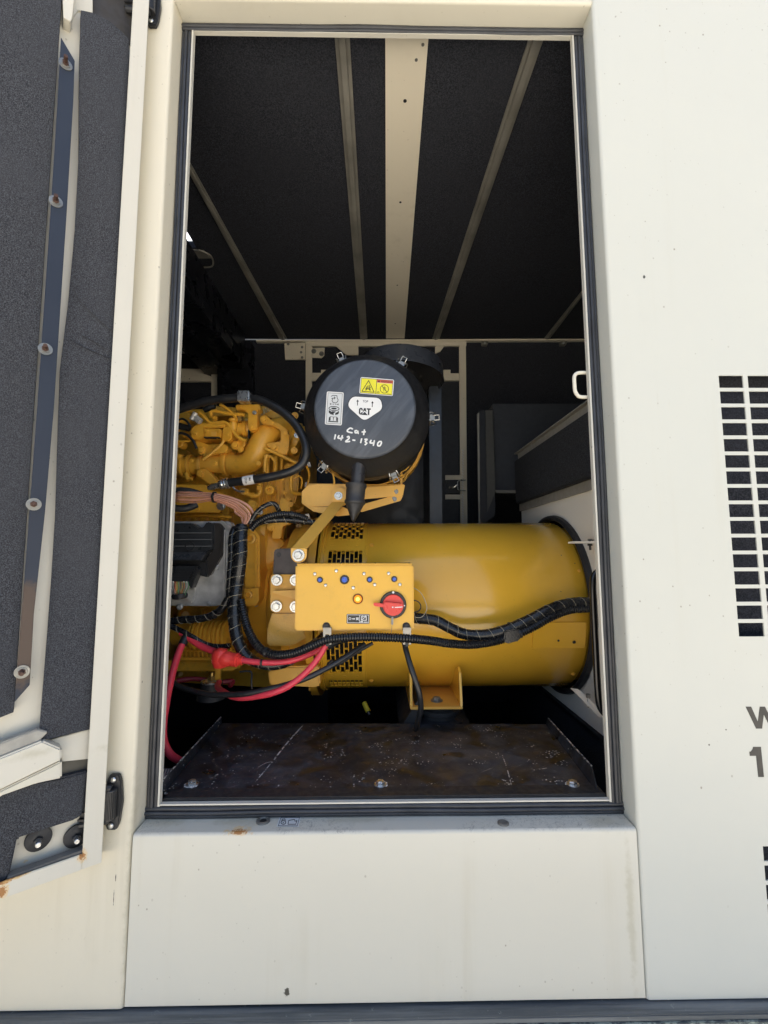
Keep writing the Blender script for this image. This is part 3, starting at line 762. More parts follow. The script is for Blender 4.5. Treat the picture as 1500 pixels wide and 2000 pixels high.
def dbox(g, u0, u1, z0, z1, o0, o1, bev=0):
    g.slab([dw(u0, z0, o1), dw(u1, z0, o1), dw(u1, z1, o1), dw(u0, z1, o1)], dn * (o0 - o1), bev)
g = G(); dbox(g, 0, DW, DZ0, DZ1, -.054, -.051); g.build('door_skin', m_door, door)
LW = .034
g = G(); dbox(g, 0, LW, DZ0, DZ1, -.0035, 0, .0012); dbox(g, 0, .003, DZ0, DZ1, -.051, -.0038)
g.build('door_lip', m_door, door)
g = G(); dbox(g, DW - LW, DW, DZ0, DZ1, -.0035, 0, .0012); dbox(g, DW - .003, DW, DZ0, DZ1, -.051, -.0038); g.build('door_lip', m_door, door)
g = G(); dbox(g, LW + .0003, DW - LW - .0003, DZ0, DZ0 + .030, -.0035, 0, .0012); dbox(g, LW, DW - LW, DZ0, DZ0 + .003, -.051, -.0038); g.build('door_lip', m_door, door)
g = G(); dbox(g, LW + .0003, DW - LW - .0003, DZ1 - .03, DZ1, -.0035, 0, .0012); dbox(g, LW, DW - LW, DZ1 - .003, DZ1, -.051, -.0038); g.build('door_lip', m_door, door)
def dslab(name, poly, off, th, mat, bev=.001, label=None, parent=None, smooth=35):
    g = G(); g.slab([dp(p[0], p[1], off) for p in poly], dn * (-th), bev); return g.build(name, mat, parent or door, label, smooth)
# vertical box stiffener seen between the foam pads
dslab('door_stiffener', [(-220, -120), (158, -60), (157, 60), (150, 600), (118, 1100), (94, 1425), (-230, 1540)], -.030, .020, m_door)
# foam pads
def wavy(g, poly, off, th, amp=.004):
    """foam pad whose surface bulges a little: subdivided grid clipped to a quad"""
    a, b, c, d = [dp(p[0], p[1], off) for p in poly]; n, m = 26, 8; V = []; Fc = []
    for k in (0, 1):
        for i in range(n + 1):
            for j in range(m + 1):
                s, t = i / n, j / m; p = a.lerp(d, s).lerp(b.lerp(c, s), t)
                w = amp * (math.sin(s * 11 + t * 2) * .6 + math.sin(s * 5.3 + 1.3) ) * (t if True else 1)
                e = 0 if (0 < j < m) else -.003
                V.append(p + dn * ((w + e) if k == 0 else -th))
    s0 = (n + 1) * (m + 1)
    for i in range(n):
        for j in range(m):
            q = (i * (m + 1) + j, i * (m + 1) + j + 1, (i + 1) * (m + 1) + j + 1, (i + 1) * (m + 1) + j); Fc.append(q); Fc.append(tuple(x + s0 for x in q))
    ring = [i * (m + 1) for i in range(n + 1)] + [n * (m + 1) + j for j in range(1, m + 1)] + [i * (m + 1) + m for i in range(n - 1, -1, -1)] + [j for j in range(m - 1, 0, -1)]
    for i in range(len(ring)):
        x, y = ring[i], ring[(i + 1) % len(ring)]; Fc.append((x, y, y + s0, x + s0))
    g.add(V, Fc)
# pad next to the hinge side, with its curled top edge
g = G()
L = [(158, 20), (155, 120), (154, 300), (146, 450), (132, 600), (117, 720), (112, 860), (108, 1000), (100, 1130), (88, 1290), (75, 1448)]
Rr = [(252, 76), (252, 160), (250, 330), (245, 470), (238, 620), (232, 750), (222, 880), (212, 1000), (202, 1140), (190, 1290), (178, 1424)]
n = len(L); V = []; Fc = []; m = 8
def sub(P_, t):
    x = t * (len(P_) - 1); i = min(int(x), len(P_) - 2); f = x - i; return (P_[i][0] * (1 - f) + P_[i + 1][0] * f, P_[i][1] * (1 - f) + P_[i + 1][1] * f)
NS = 44
for k in (0, 1):
    for i in range(NS + 1):
        a, b = sub(L, i / NS), sub(Rr, i / NS)
        for j in range(m + 1):
            t = j / m; off = -.012 + .006 * math.sin(i * .31) * (1 - t) + (.005 * math.sin(t * 3.14))
            if i == 0: yb = (-12 * math.sin(t * math.pi))
            else: yb = 0
            V.append(dp(a[0] * (1 - t) + b[0] * t, a[1] * (1 - t) + b[1] * t + yb, off) - dn * (k * .028))
s0 = (NS + 1) * (m + 1)
for i in range(NS):
    for j in range(m):
        q = (i * (m + 1) + j, i * (m + 1) + j + 1, (i + 1) * (m + 1) + j + 1, (i + 1) * (m + 1) + j); Fc.append(q); Fc.append(tuple(x + s0 for x in q))
ring = [i * (m + 1) for i in range(NS + 1)] + [NS * (m + 1) + j for j in range(1, m + 1)] + [i * (m + 1) + m for i in range(NS - 1, -1, -1)] + [j for j in range(m - 1, 0, -1)]
for i in range(len(ring)): x, y = ring[i], ring[(i + 1) % len(ring)]; Fc.append((x, y, y + s0, x + s0))
g.add(V, Fc)
g.build('foam_pad', m_foam_door, door, 'narrow foam pad beside the hinge edge', smooth=60)
# creases in it
g = G()
for pts in ([(143, 565), (160, 592), (190, 622), (222, 650)], [(134, 660), (155, 674), (190, 690), (214, 700)], [(160, 655), (185, 668), (205, 682)]):
    g.tube([dp(p[0], p[1], -.0055) for p in pts], .0009, 5)
g.build('foam_crease', m_black, door)
# large outer pad
g = G(); wavy(g, [(-420, -260), (124, -60), (26, 1392), (-420, 1560)], -.004, .028, .0012)
g.build('foam_pad', m_foam_door, door, 'wide foam pad at the far left', smooth=60)
# blue-grey clamping strip with studs
m_ruststrip = None
k_ = N('clamp_strip_paint'); c_ = k_.mix(k_.noise(5, 4), (.018, .024, .038), (.030, .038, .056))
sp_ = k_.spot(dp(48, 1235, 0), (.03, .03, .11), .3, 20); c_ = k_.mix(k_.math('MULTIPLY', sp_, .35), c_, (.20, .115, .045)); k_.set(c_, .5, .0, .3); m_strip = k_.m
strip = dslab('clamping_strip', [(119, 72), (146, 118), (143, 200), (130, 420), (105, 800), (88, 1000), (66, 1200), (58, 1338), (28, 1372), (46, 1150), (72, 800), (98, 420), (112, 200)], .0035, .006, m_strip, .0008)
def stud(px, py, up):
    c = dp(px, py, .004); g = G(); g.disc(c, dn, .0125, .0018, 24); g.disc(c + dn * .0018, dn, .0085, .002, 20); o = g.build('stud_washer', m_steel, door)
    g = G(); g.lathe(c + dn * .0035, dn, [(.0062, 0), (.0062, .004), (.0045, .0045)], 6); g.cyl(c + dn * .003, c + dn * .022, .0038, 12, .1); g.build('stud', simple('rusty_stud', (.11, .06, .045), .6, .4, .3, 80, .3), o)
for q in ((128, 126), (109, 394), (88.5, 682), (66, 985), (43, 1312)): stud(q[0], q[1], 1)
# cream pieces at the top
dslab('door_stiffener', [(120, -60), (150, -50), (141, 36), (137, 42), (124, 34)], -.002, .03, m_door)
dslab('door_shelf', [(124, -40), (181, -60), (181, 25), (152, 20), (145, 30), (137, 42)], -.026, .006, m_door)
dslab('door_recess', [(181, -60), (262, -60), (262, 100), (240, 66), (205, 40), (181, 27)], -.042, .004, simple('recess_brown', (.045, .04, .035), .6))
# lower ribs and pad
dslab('door_stiffener', [(-300, 1560), (74, 1425), (94, 1430), (75, 1449), (40, 1462), (-300, 1600)], .002, .02, simple('worn_grey_flange', (.38, .37, .33), .5, .1, .3, 30), .002)
g = G()
A = [dp(*p, .012) for p in ((-300, 1610), (78, 1449), (121, 1464), (-300, 1640))]
dslab('door_crossbar', [(-300, 1600), (83, 1447), (120, 1463), (121, 1484), (-300, 1690)], .010, .03, m_door, .003)
dslab('door_crossbar', [(-300, 1690), (121, 1486), (121, 1520), (70, 1531), (0, 1556), (-300, 1760)], .002, .02, m_door, .003)
dslab('door_crossbar', [(92, 1447), (176, 1424), (176, 1482), (121, 1488), (120, 1463)], -.018, .02, m_door, .001)
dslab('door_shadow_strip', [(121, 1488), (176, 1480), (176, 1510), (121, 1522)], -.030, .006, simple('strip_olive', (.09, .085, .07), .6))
dslab('foam_pad', [(-300, 1680), (0, 1552), (70, 1528), (121, 1519), (172, 1506), (163, 1590), (146, 1602), (33, 1638), (17, 1716), (0, 1726), (-300, 1900)], -.014, .03, m_foam_door, .003, 'lower foam pad')
dslab('door_inner_sheet', [(20, 1625), (176, 1585), (176, 1680), (15, 1730)], -.040, .004, m_door)
dslab('lip_gasket', [(14, 1714), (163, 1660), (163, 1667), (14, 1722)], -.006, .02, simple('grey_sealant', (.16, .155, .14), .7), .001)
def bump_stop(px, py):
    c = dp(px, py, -.036); g = G(); g.lathe(c, dn, [(.0001, .010), (.008, .010), (.0215, .006), (.0225, .002), (.0215, 0), (.0001, 0)], 28); o = g.build('rubber_stop', m_rub, door)
    g = G(); g.cyl(c + dn * .009, c + dn * .017, .0085, 6, .1); g.build('stop_nut', m_blk, o); g = G(); g.cyl(c + dn * .016, c + dn * .028, .005, 12, .2); g.build('stop_stud', m_zinc, o)
bump_stop(75, 1637); bump_stop(149, 1631)
# ================================================================ alternator
ALT = Vector((0, AC_Y, AC_Z))
alt = thing('alternator', 'big yellow cylindrical alternator lying behind the control box', 'alternator', (.25, AC_Y, AC_Z - AR - .1))
xs0 = at(712, 1180, .49).x; xe0 = at(624, 1180, .49).x; XE = XBK - .010
def cylpt(x, ang, r): return Vector((x, AC_Y - r * math.cos(R(ang)), AC_Z + r * math.sin(R(ang))))
g = G(); g.lathe((0, AC_Y, AC_Z), (1, 0, 0), [(AR - .001, xs0), (AR, xs0 + .001), (AR, XE - .012), (AR - .006, XE - .003), (AR - .018, XE + .004), (AR - .02, XE + .12)], 128)
g.build('barrel', m_alt, alt, smooth=50)
# slotted band
g = G(); wcol = []; x = xe0 + .018; us = [xe0]; kind = [None]
ncol = 8; bw = .0032; cw = (xs0 - .010 - (xe0 + .016)) / ncol
for c in range(ncol):
    a = xe0 + .016 + c * cw; us += [a + bw / 2, a + cw - bw / 2]; kind += [c, None]
us.append(xs0 - .0006)
vs = [-90 + i * 0.5 for i in range(0, 461)]
GRP = ((51, 84), (14, 40), (-42, -17), (-62, -50), (88, 120))
def bhole(i, j):
    c = kind[i]
    if c is None: return False
    v = vs[j]
    for q, (a, b) in enumerate(GRP):
        if a <= v < b:
            if q == 3: return (int(v - a) % 6) < 5
            ph = 5 if c % 2 else 14
            return (int((v - a) * 2) + ph) % 18 != 17
    return False
grid_sheet(g, us, vs, bhole, lambda u, v, w: cylpt(u, v, AR + .002 - w * .006))
g.build('slotted_band', m_alt, alt, smooth=30)
g = G(); g.lathe((0, AC_Y, AC_Z), (1, 0, 0), [(AR - .035, xe0), (AR - .035, xs0)], 48); g.build('stator', m_black, alt)
g = G(); g.lathe((0, AC_Y, AC_Z), (1, 0, 0), [(AR + .001, xs0 - .001), (AR + .0035, xs0 + .0005), (AR + .0035, xs0 + .004), (AR - .001, xs0 + .005)], 96); g.build('band_seam', m_alt, alt)
g = G(); g.lathe((0, AC_Y, AC_Z), (1, 0, 0), [(AR - .01, xe0 - .022), (AR + .010, xe0 - .020), (AR + .012, xe0 - .012), (AR + .006, xe0 - .009), (AR + .006, xe0 - .004), (AR + .010, xe0 - .003), (AR + .010, xe0 + .001), (AR - .01, xe0 + .002)], 96); g.build('flange_ring', m_alt, alt)
for x_, a_ in ((xe0 + .028, 45.5), (xe0 + .118, 45.5), (xe0 + .028, -46), (xe0 + .075, -46), (xe0 + .12, -46)):
    g = G(); p = cylpt(x_, a_, AR + .002); nn = (p - Vector((x_, AC_Y, AC_Z))).normalized(); g.lathe(p - nn * .001, nn, [(.009, 0), (.008, .002), (.004, .0015), (.0001, .0015)], 18); g.build('band_boss', m_alt, alt)
for x_, a_, r_ in ((xs0 + .022, 45, .006), (xs0 + .02, -52, .006), (XE - .022, 25, .004), (XE - .03, -45, .006)):
    p = cylpt(x_, a_, AR); fasten('bolt', me_ybolt, p, (p - Vector((x_, AC_Y, AC_Z))), r_, alt)
for q in ((1046, 1044), (1106, 1048), (1116, 1067), (1129, 1098), (1023, 1180), (960, 1350)):
    pass
# raised cover pad on the right
g = G(); grid_sheet(g, [atx(0, 0, 1).x * 0 + at(1047, 1180, .49).x, XE - .02], [-22 + i * 2 for i in range(9)], lambda i, j: False, lambda u, v, w: cylpt(u, v, AR + .006 - w * .01)); g.build('cover_pad', m_alt, alt)
for q in ((XE - .06, -18, .006), (XE - .115, -17, .004), (XE - .03, 30, .0018), (XE - .07, 36, .0018), (XE - .10, 12, .0015)):
    p = cylpt(q[0], q[1], AR + (.0065 if q[1] < 0 else .0)); g = G(); nn = (p - Vector((q[0], AC_Y, AC_Z))).normalized(); g.disc(p, nn, q[2], .001, 14); g.build('pad_hole', m_black, alt)
# foot
Yf0, Yf1 = .50, .72
g = G()
fx0, fx1 = at(800, 1340, .52).x, at(901, 1340, .52).x
zt_ = at(850, 1386, .50).z
g.slab([(fx0, .50, zt_), (fx1, .50, zt_), (fx1, .50, zt_ + .008), (fx0, .50, zt_ + .008)], (0, .30, 0), .002); g.build('foot_plate', m_brk, alt)
for s, x_ in ((-1, fx0), (1, fx1)):
    g = G(); g.slab([(x_ - s * .008, .50, zt_ + .0082), (x_ - s * .008, .515, AC_Z - .20), (x_ - s * .008, .54, AC_Z - .185), (x_ - s * .008, .72, AC_Z - .24), (x_ - s * .008, .80, zt_ + .0082)], (s * .008, 0, 0), .0015); g.build('foot_gusset', m_alt, alt)
bc_ = at(853, 1365, .56); fasten('bolt', me_sbolt, (bc_.x, .56, zt_ + .009), (0, 0, 1), .014, alt)
rub = thing('rubber_mount', 'round black rubber mount under the yellow alternator foot', 'rubber mount', at(855, 1410, .56))
c = at(858, 1410, .57); g = G(); zt2 = zt_ - .001; g.lathe((c.x, .60, 0), (0, 0, 1), [(.0001, zt2 - .07), (.085, zt2 - .07), (.085, zt2 - .06), (.064, zt2 - .05), (.064, zt2 - .038), (.078, zt2 - .032), (.078, zt2 - .020), (.070, zt2 - .014), (.074, zt2 - .004), (.07, zt2), (.0001, zt2)], 40); g.build('rubber_body', m_rub, rub)
g = G(); g.box(c.x - .12, c.x + .11, .50, 1.2, ZBASE, zt2 - .0715, .004); g.slab([(c.x - .14, .52, zt2 - .07), (c.x - .075, .52, zt2 + .03), (c.x - .075, .52, zt2 - .071)], (0, .4, 0), .001); g.build('mount_block', simple('block_grey_black', (.03, .03, .033), .55, 0, .3, 12), rub)

# ================================================================ engine
eng = thing('diesel_engine', 'yellow diesel engine with cast pipes, flanges and bolts left of the alternator', 'engine', at(450, 1345, .95))
def E(name, polys, Y, d, mat=None, bev=.002, label=None):
    g = G()
    for q in polys: g.px(q, Y, d, bev)
    return g.build(name, mat or m_cast, eng, label)
def ET(name, pts, Y=None, r=None, mat=None, seg=12, label=None):
    g = G(); g.tube(P3([(p if len(p) > 3 else ((*p, r) if len(p) == 3 else (*p, Y, r))) for p in pts]), .01, seg); return g.build(name, mat or m_cast, eng, label)
def EC(name, x0, y0, x1, y1, Y, r, mat=None, prof=None):
    """horizontal-ish casting cylinder between two pixels"""
    a, b = at(x0, y0, Y), at(x1, y1, Y); g = G()
    if prof: d = b - a; L_ = d.length; g.lathe(a, d, [(max(.0001, pr(rr, Y)), h * L_) for h, rr in prof], 28)
    else: g.cyl(a, b, pr(r, Y), 28, .08)
    return g.build(name, mat or m_cast, eng)
# main masses
E('engine_block', [[(300, 1000), (560, 1000), (560, 1345), (300, 1330)], [(300, 850), (590, 850), (590, 1000), (300, 1000)]], 1.02, .5)
E('cylinder_head', [[(300, 812), (360, 800), (520, 792), (570, 812), (592, 850), (592, 1000), (300, 1000)]], .98, .35, bev=.006)
# block face relief: many small cast bosses, ribs, bolts and pads
g = G(); rr_ = random.Random(3)
for i in range(150):
    x = rr_.uniform(335, 590); y = rr_.uniform(815, 1330)
    if y > 1200 and x > 520: continue
    Y = rr_.uniform(.93, 1.0); k = rr_.random(); w = rr_.uniform(4, 15); h = rr_.uniform(4, 18)
    if k < .35: g.cyl(at(x, y, 1.02), at(x, y, Y - .03), pr(rr_.uniform(3, 8), 1), 12, .15)
    elif k < .6: g.px([(x - w, y - 2.5), (x + w, y - 2.5), (x + w, y + 2.5), (x - w, y + 2.5)], Y, .1, .002)
    elif k < .8: g.px([(x - 2.5, y - h), (x + 2.5, y - h), (x + 2.5, y + h), (x - 2.5, y + h)], Y, .1, .002)
    else: g.px([(x - w * .6, y - h * .5), (x + w * .6, y - h * .5), (x + w * .6, y + h * .5), (x - w * .6, y + h * .5)], Y, .1, .004)
tag(g.build('casting_relief', m_cast, eng), kind='stuff')
# flywheel housing (bell), axis X
hx0, hx1 = at(548, 1180, .55).x, xe0 - .024
g = G(); L0 = hx0
g.lathe((0, AC_Y, AC_Z), (1, 0, 0), [(.10, hx0 - .16), (.17, hx0 - .15), (.19, hx0 - .08), (.26, hx0 - .05), (.285, hx0 - .01), (.312, hx0), (.315, hx0 + .03), (.326, hx0 + .034), (.326, hx1 - .03), (.358, hx1 - .026), (.358, hx1)], 72)
g.build('flywheel_housing', m_yel, eng, smooth=50)
for k in range(14):
    a = -80 + k * 12; p = cylpt(hx1 - .028, a, .350); fasten('bolt', me_ybolt, p, (-1, 0, 0), .007, eng)
# casting panel beside harness
E('side_cover', [[(478, 1035), (492, 1030), (507, 1046), (508, 1172), (500, 1184), (478, 1184)]], .62, .25, m_yel, bev=.002)
E('cover_rib', [[(497, 1052), (502, 1050), (501, 1150), (497, 1150)]], .61, .03, m_yel, bev=.002)
E('cover_boss', [[(476, 1150), (505, 1148), (506, 1172), (500, 1182), (478, 1180)]], .60, .05, m_yel, bev=.002)
for q in ((490, 1052, 10), (486, 1162, 8)):
    g = G(); c = at(q[0], q[1], .605); g.lathe(c, FR, [(pr(q[2], .68), 0), (pr(q[2], .68), .012), (pr(q[2] * .62, .68), .014), (pr(q[2] * .6, .68), .004), (.0001, .004)], 24); g.build('cover_port', m_yel, eng)
EC('gear_cover', 505, 1060, 535, 1060, .80, 0, prof=[(0, 0), (0, 44), (.5, 52), (.8, 50), (1, 40), (1, 0)])
g = G(); g.lathe(at(520, 1075, .76), FR, [(pr(40, .8), 0), (pr(38, .8), .03), (pr(30, .8), .045), (pr(22, .8), .05), (.0001, .05)], 36); g.build('gear_cover', m_yel, eng)
g = G(); g.lathe(at(514, 1188, .72), FR, [(pr(26, .8), -.03), (pr(25, .8), .0), (pr(18, .8), .01), (pr(16, .8), .004), (.0001, .004)], 30); g.build('core_plug', m_cast, eng)
E('oil_line_bracket', [[(525, 1012), (560, 1010), (566, 1022), (552, 1028), (548, 1052), (530, 1052), (533, 1034), (521, 1025)]], .68, .05, m_yel, .003)
pbolt(529, 1030, .67, 5, eng, me_ybolt); pbolt(489, 988, .70, 6, eng, me_ybolt)
# upper castings, top left to right
ET('intake_pipe', [(325, 912, .76, 19), (352, 912, .76, 19), (400, 908, .76, 18.5), (445, 905, .76, 19)])
EC('pipe_clamp', 356, 912, 376, 911, .76, 0, m_yel, [(0, 19), (0, 23), (.2, 24), (.3, 21), (.7, 21), (.8, 24), (1, 23), (1, 19)])
EC('pipe_clamp', 437, 906, 462, 906, .76, 0, m_yel, [(0, 19), (0, 23.5), (.25, 24.5), (.35, 22), (.6, 22), (.7, 24.5), (1, 23), (1, 18)])
g = G(); g.cyl(at(363, 925, .70), at(367, 938, .69), pr(4.5, .7), 12); g.cyl(at(358, 932, .70), at(376, 936, .70), pr(3, .7), 10); g.build('clamp_screw', m_yel, eng)
# S shaped elbow
ET('elbow_pipe', [(450, 906, .745, 20), (470, 907, .74, 20.5), (490, 900, .73, 22), (504, 880, .72, 23.5), (512, 862, .72, 23), (524, 847, .73, 22), (545, 836, .765, 21), (566, 832, .81, 21)], mat=m_yel, seg=28, label='large S shaped yellow elbow pipe')
E('elbow_flange', [[(510, 816), (514, 811), (521, 812), (529, 820), (543, 826), (560, 838), (565, 855), (563, 880), (558, 888), (548, 886), (522, 872), (519, 866), (548, 862), (548, 840), (534, 832), (512, 828)]], .672, .03, m_yel, .003)
pbolt(516, 819, .67, 5.5, eng, me_ybolt); pbolt(537, 873, .67, 5.5, eng, me_ybolt)
EC('elbow_collar', 566, 852, 590, 866, .82, 0, m_cast, [(0, 14), (0, 30), (.3, 34), (.5, 30), (.7, 34), (1, 30), (1, 10)])
# T bracket that carries the hose clamp
E('hose_bracket', [[(460, 790), (507, 789), (508, 799), (502, 802), (502, 838), (488, 842), (484, 835), (484, 806), (474, 799), (460, 799)]], .66, .05, m_yel, .003)
pbolt(493, 834, .655, 4.5, eng, me_ybolt)
ET('transfer_tube', [(440, 838, .72, 13), (462, 838, .72, 13.5), (484, 838, .72, 13.5)], seg=20)
EC('transfer_tube_collar', 476, 838, 490, 838, .72, 0, m_yel, [(0, 13), (0, 16), (.4, 16), (.5, 14), (.7, 17), (1, 16), (1, 12)])
E('fuel_pump', [[(372, 838), (378, 832), (392, 828), (400, 832), (400, 852), (388, 858), (372, 856)], [(396, 838), (428, 836), (432, 840), (432, 852), (426, 856), (398, 854)], [(434, 836), (442, 832), (452, 838), (452, 856), (444, 862), (434, 858)], [(376, 832), (395, 826), (440, 828), (440, 834), (378, 838)]], .66, .10, m_yel, .004)
E('fuel_pump_window', [[(412, 843), (422, 843), (422, 851), (412, 851)]], .656, .01, m_brk, .001)
E('pump_bracket', [[(380, 858), (392, 862), (405, 868), (418, 868), (436, 866), (446, 872), (440, 884), (420, 886), (404, 888), (390, 886), (382, 876)]], .70, .06, m_cast, .004)
g = G(); g.lathe(at(455, 832, .68), (0, 0, 1), [(pr(7, .68), -.02), (pr(8, .68), 0), (pr(8, .68), .012), (pr(5, .68), .014), (pr(9, .68), .018), (pr(9, .68), .026), (pr(4, .68), .032), (.0001, .032)], 18); g.build('vent_cap', m_yel, eng)
for pts, r in (([(391, 806), (398, 812), (408, 824), (420, 826), (438, 825), (448, 832), (458, 846), (468, 856), (480, 861)], 3.6),
               ([(413, 815), (411, 807), (417, 803), (430, 804), (446, 808), (478, 810)], 3.4),
               ([(396, 898), (412, 886), (428, 872), (436, 862), (437, 846)], 3.0),
               ([(518, 876), (545, 888), (565, 898), (584, 906)], 3.4),
               ([(345, 806), (360, 802), (375, 806), (384, 815)], 3),
               ([(342, 862), (358, 862), (372, 861)], 2.4), ([(430, 790), (440, 796), (452, 805), (462, 818)], 3.2),
               ([(517, 922), (518, 900), (522, 888)], 3.4), ([(538, 905), (530, 893), (516, 890)], 2.2)):
    ET('fuel_line', pts, .67, r, m_yel, 10)
for q in ((395, 880, 6), (419, 874, 4), (392, 925, 5.5), (468, 800, 3), (420, 818, 4), (426, 846, 3.5), (350, 822, 5), (402, 890, 4), (460, 870, 6), (346, 838, 5), (490, 874, 5), (576, 812, 5), (560, 812, 4), (374, 900, 3), (470, 878, 4), (350, 892, 4)): pbolt(q[0], q[1], .69, q[2], eng, me_ybolt)
E('casting_lug', [[(385, 920), (398, 914), (410, 922), (425, 940), (428, 946), (408, 946), (395, 936), (386, 932)]], .70, .05, m_yel, .004)
E('casting_body', [[(398, 900), (418, 896), (438, 898), (440, 915), (414, 918), (402, 912)]], .735, .05, m_cast, .004)
g = G()
for k, pts in enumerate(([(344, 814), (352, 806), (368, 806), (372, 822), (360, 830), (346, 826)], [(404, 797), (420, 793), (455, 795), (462, 802), (455, 812), (410, 812)], [(508, 800), (545, 805), (566, 815), (572, 826), (560, 834), (540, 820), (520, 812), (508, 812)])):
    g.px(pts, .80, .10, .004)
tag(g.build('valve_cover', m_cast, eng), kind='stuff')
# silver fitting, black connector
g = G(); g.cyl(at(377, 812, .66), at(392, 824, .66), pr(7, .66), 6); g.cyl(at(374, 820, .655), at(382, 806, .655), pr(5, .66), 10); g.build('silver_fitting', m_alu, eng)
ET('black_connector', [(338, 828, .68, 6), (350, 832, .68, 7), (370, 837, .68, 6)], mat=m_blk)
ET('black_connector', [(398, 802, .72, 5), (408, 796, .72, 7), (420, 793, .72, 5)], mat=m_blk)
g = G()
for k in range(7): g.cyl(at(503 + k * 4.4, 815 - k * 2.4, .78), at(501 + k * 4.4, 806 - k * 2.2, .80), pr(1.9, .8), 8)
g.build('heat_wrap', simple('wrap_cream', (.62, .46, .22), .6), eng)
# ribs under the elbow
for x_, y0_, y1_, r_ in ((523, 890, 925, 4), (538, 892, 930, 4.5), (550, 895, 930, 3)): ET('casting_rib', [(x_, y0_, .78, r_), (x_ - 1, y1_, .78, r_)])
E('rear_housing', [[(555, 905), (578, 905), (584, 925), (582, 960), (575, 985), (552, 990)], [(500, 925), (560, 925), (560, 1010), (500, 1010)]], .80, .2, m_cast, .006)
ET('oil_line', [(570, 925, .72, 3.5), (568, 945, .72, 3.5), (572, 962, .72, 3.5), (592, 965, .70, 3.5)], mat=m_yel)
ET('oil_line', [(478, 963, .70, 5), (492, 968, .70, 5), (503, 967, .70, 4), (508, 960, .70, 4), (507, 945, .70, 4)], mat=m_yel)
for q in ((481, 962, 7), (494, 968, 6), (507, 952, 6)):
    g = G(); g.lathe(at(q[0], q[1], .70), (1, 0, .1), [(.0001, -.008), (pr(q[2], .7), -.008), (pr(q[2], .7), .008), (.0001, .008)], 6); g.build('pipe_nut', m_yel, eng)
g = G(); g.lathe(at(526, 957, .73), FR, [(pr(10, .7), -.05), (pr(10, .7), .0), (pr(8.5, .7), .003), (pr(4, .7), .003), (pr(3.6, .7), -.005), (.0001, -.005)], 22); g.build('cover_port', m_yel, eng)
for q in ((563, 975, 3.5), (568, 985, 3.5), (556, 962, 3)): pbolt(*q[:2], .74, q[2], eng, me_ybolt)
E('pipe_stub', [[(546, 973), (566, 973), (566, 1002), (546, 1002)]], .74, .06, m_cast, .004)
for q in ((603, 907), (601, 946), (601, 1008)):
    g = G(); g.px([(q[0] - 5, q[1] - 4), (q[0] + 2, q[1] - 5), (q[0] + 4, q[1] + 4), (q[0] - 6, q[1] + 5)], .78, .02, .001); g.build('white_clip', m_white, eng)
# long bracket plate behind the pink wires
E('bracket_plate', [[(325, 946), (402, 947), (404, 957), (426, 960), (446, 968), (436, 990), (430, 1001), (392, 1001), (325, 1003)]], .64, .008, m_yel, .002)
for q in ((386, 995, 4), (390, 955, 3), (496, 988, 4)):
    g = G(); g.lathe(at(q[0], q[1], .64), FR, [(pr(q[2], .64), 0), (pr(q[2], .64), .003), (pr(q[2] * .5, .64), .003), (.0001, .001)], 16); g.build('plate_boss', m_yel, eng)
E('pipe_tab', [[(484, 978), (492, 975), (501, 980), (501, 990), (494, 1000), (478, 1002)]], .66, .02, m_yel, .003)
pbolt(432, 988, .635, 6, eng, me_zbolt)
ET('push_rod', [(330, 1010, .72, 3), (395, 1008, .72, 3), (452, 1010, .72, 3)], mat=m_yel)
for k in range(6): E('head_rib', [[(338 + k * 18, 1004), (344 + k * 18, 1004), (346 + k * 18, 1016), (340 + k * 18, 1016)]], .74, .05, m_yel, .002)
# finned filter and cooler at the bottom
a, b = at(374, 1240, .64), at(448, 1240, .64); L_ = (b - a).length; pf = []; n = 9
for i in range(n): h = L_ * i / n; r0 = pr(27 - 4 * (i == 0), .64); pf += [(r0 * .80, h), (r0, h + L_ / n * .15), (r0, h + L_ / n * .60), (r0 * .80, h + L_ / n * .75)]
g = G(); g.lathe(a, (1, 0, 0), [(.0001, 0)] + pf + [(.0001, L_)], 36); g.build('finned_filter', m_yel, eng)
EC('filter_end', 338, 1238, 374, 1240, .75, 0, m_cast, [(0, 0), (0, 18), (.3, 24), (1, 24), (1, 0)])
for k in range(13): E('cooler_rib', [[(352 + k * 8, 1263), (355 + k * 8, 1263), (357 + k * 8, 1284), (354 + k * 8, 1284)]], .64, .03, m_yel, .0015)
E('oil_cooler', [[(345, 1262), (452, 1262), (454, 1290), (348, 1290)]], .66, .2, m_cast, .003)
E('oil_cooler_bar', [[(345, 1284), (455, 1284), (455, 1290), (347, 1290)], [(345, 1270), (455, 1270), (455, 1273), (345, 1273)]], .64, .02, m_yel, .0015)
E('oil_pan', [[(322, 1291), (470, 1291), (470, 1304), (450, 1311), (322, 1312)]], .66, .4, m_cast, .004)
E('oil_pan_flange', [[(318, 1228), (342, 1226), (346, 1290), (322, 1296)]], .80, .2, m_cast, .006)
ET('cooler_pipe', [(448, 1225, .80, 16), (475, 1222, .82, 20), (508, 1232, .80, 22), (530, 1250, .78, 22)], mat=m_yel, seg=20)
for q in ((512, 1208, 6), (348, 1226, 4)): pbolt(*q[:2], .72, q[2], eng, me_ybolt)
E('housing_foot', [[(523, 1310), (560, 1302), (622, 1300), (626, 1338), (618, 1343), (526, 1338)]], .52, .3, m_yel, .005)
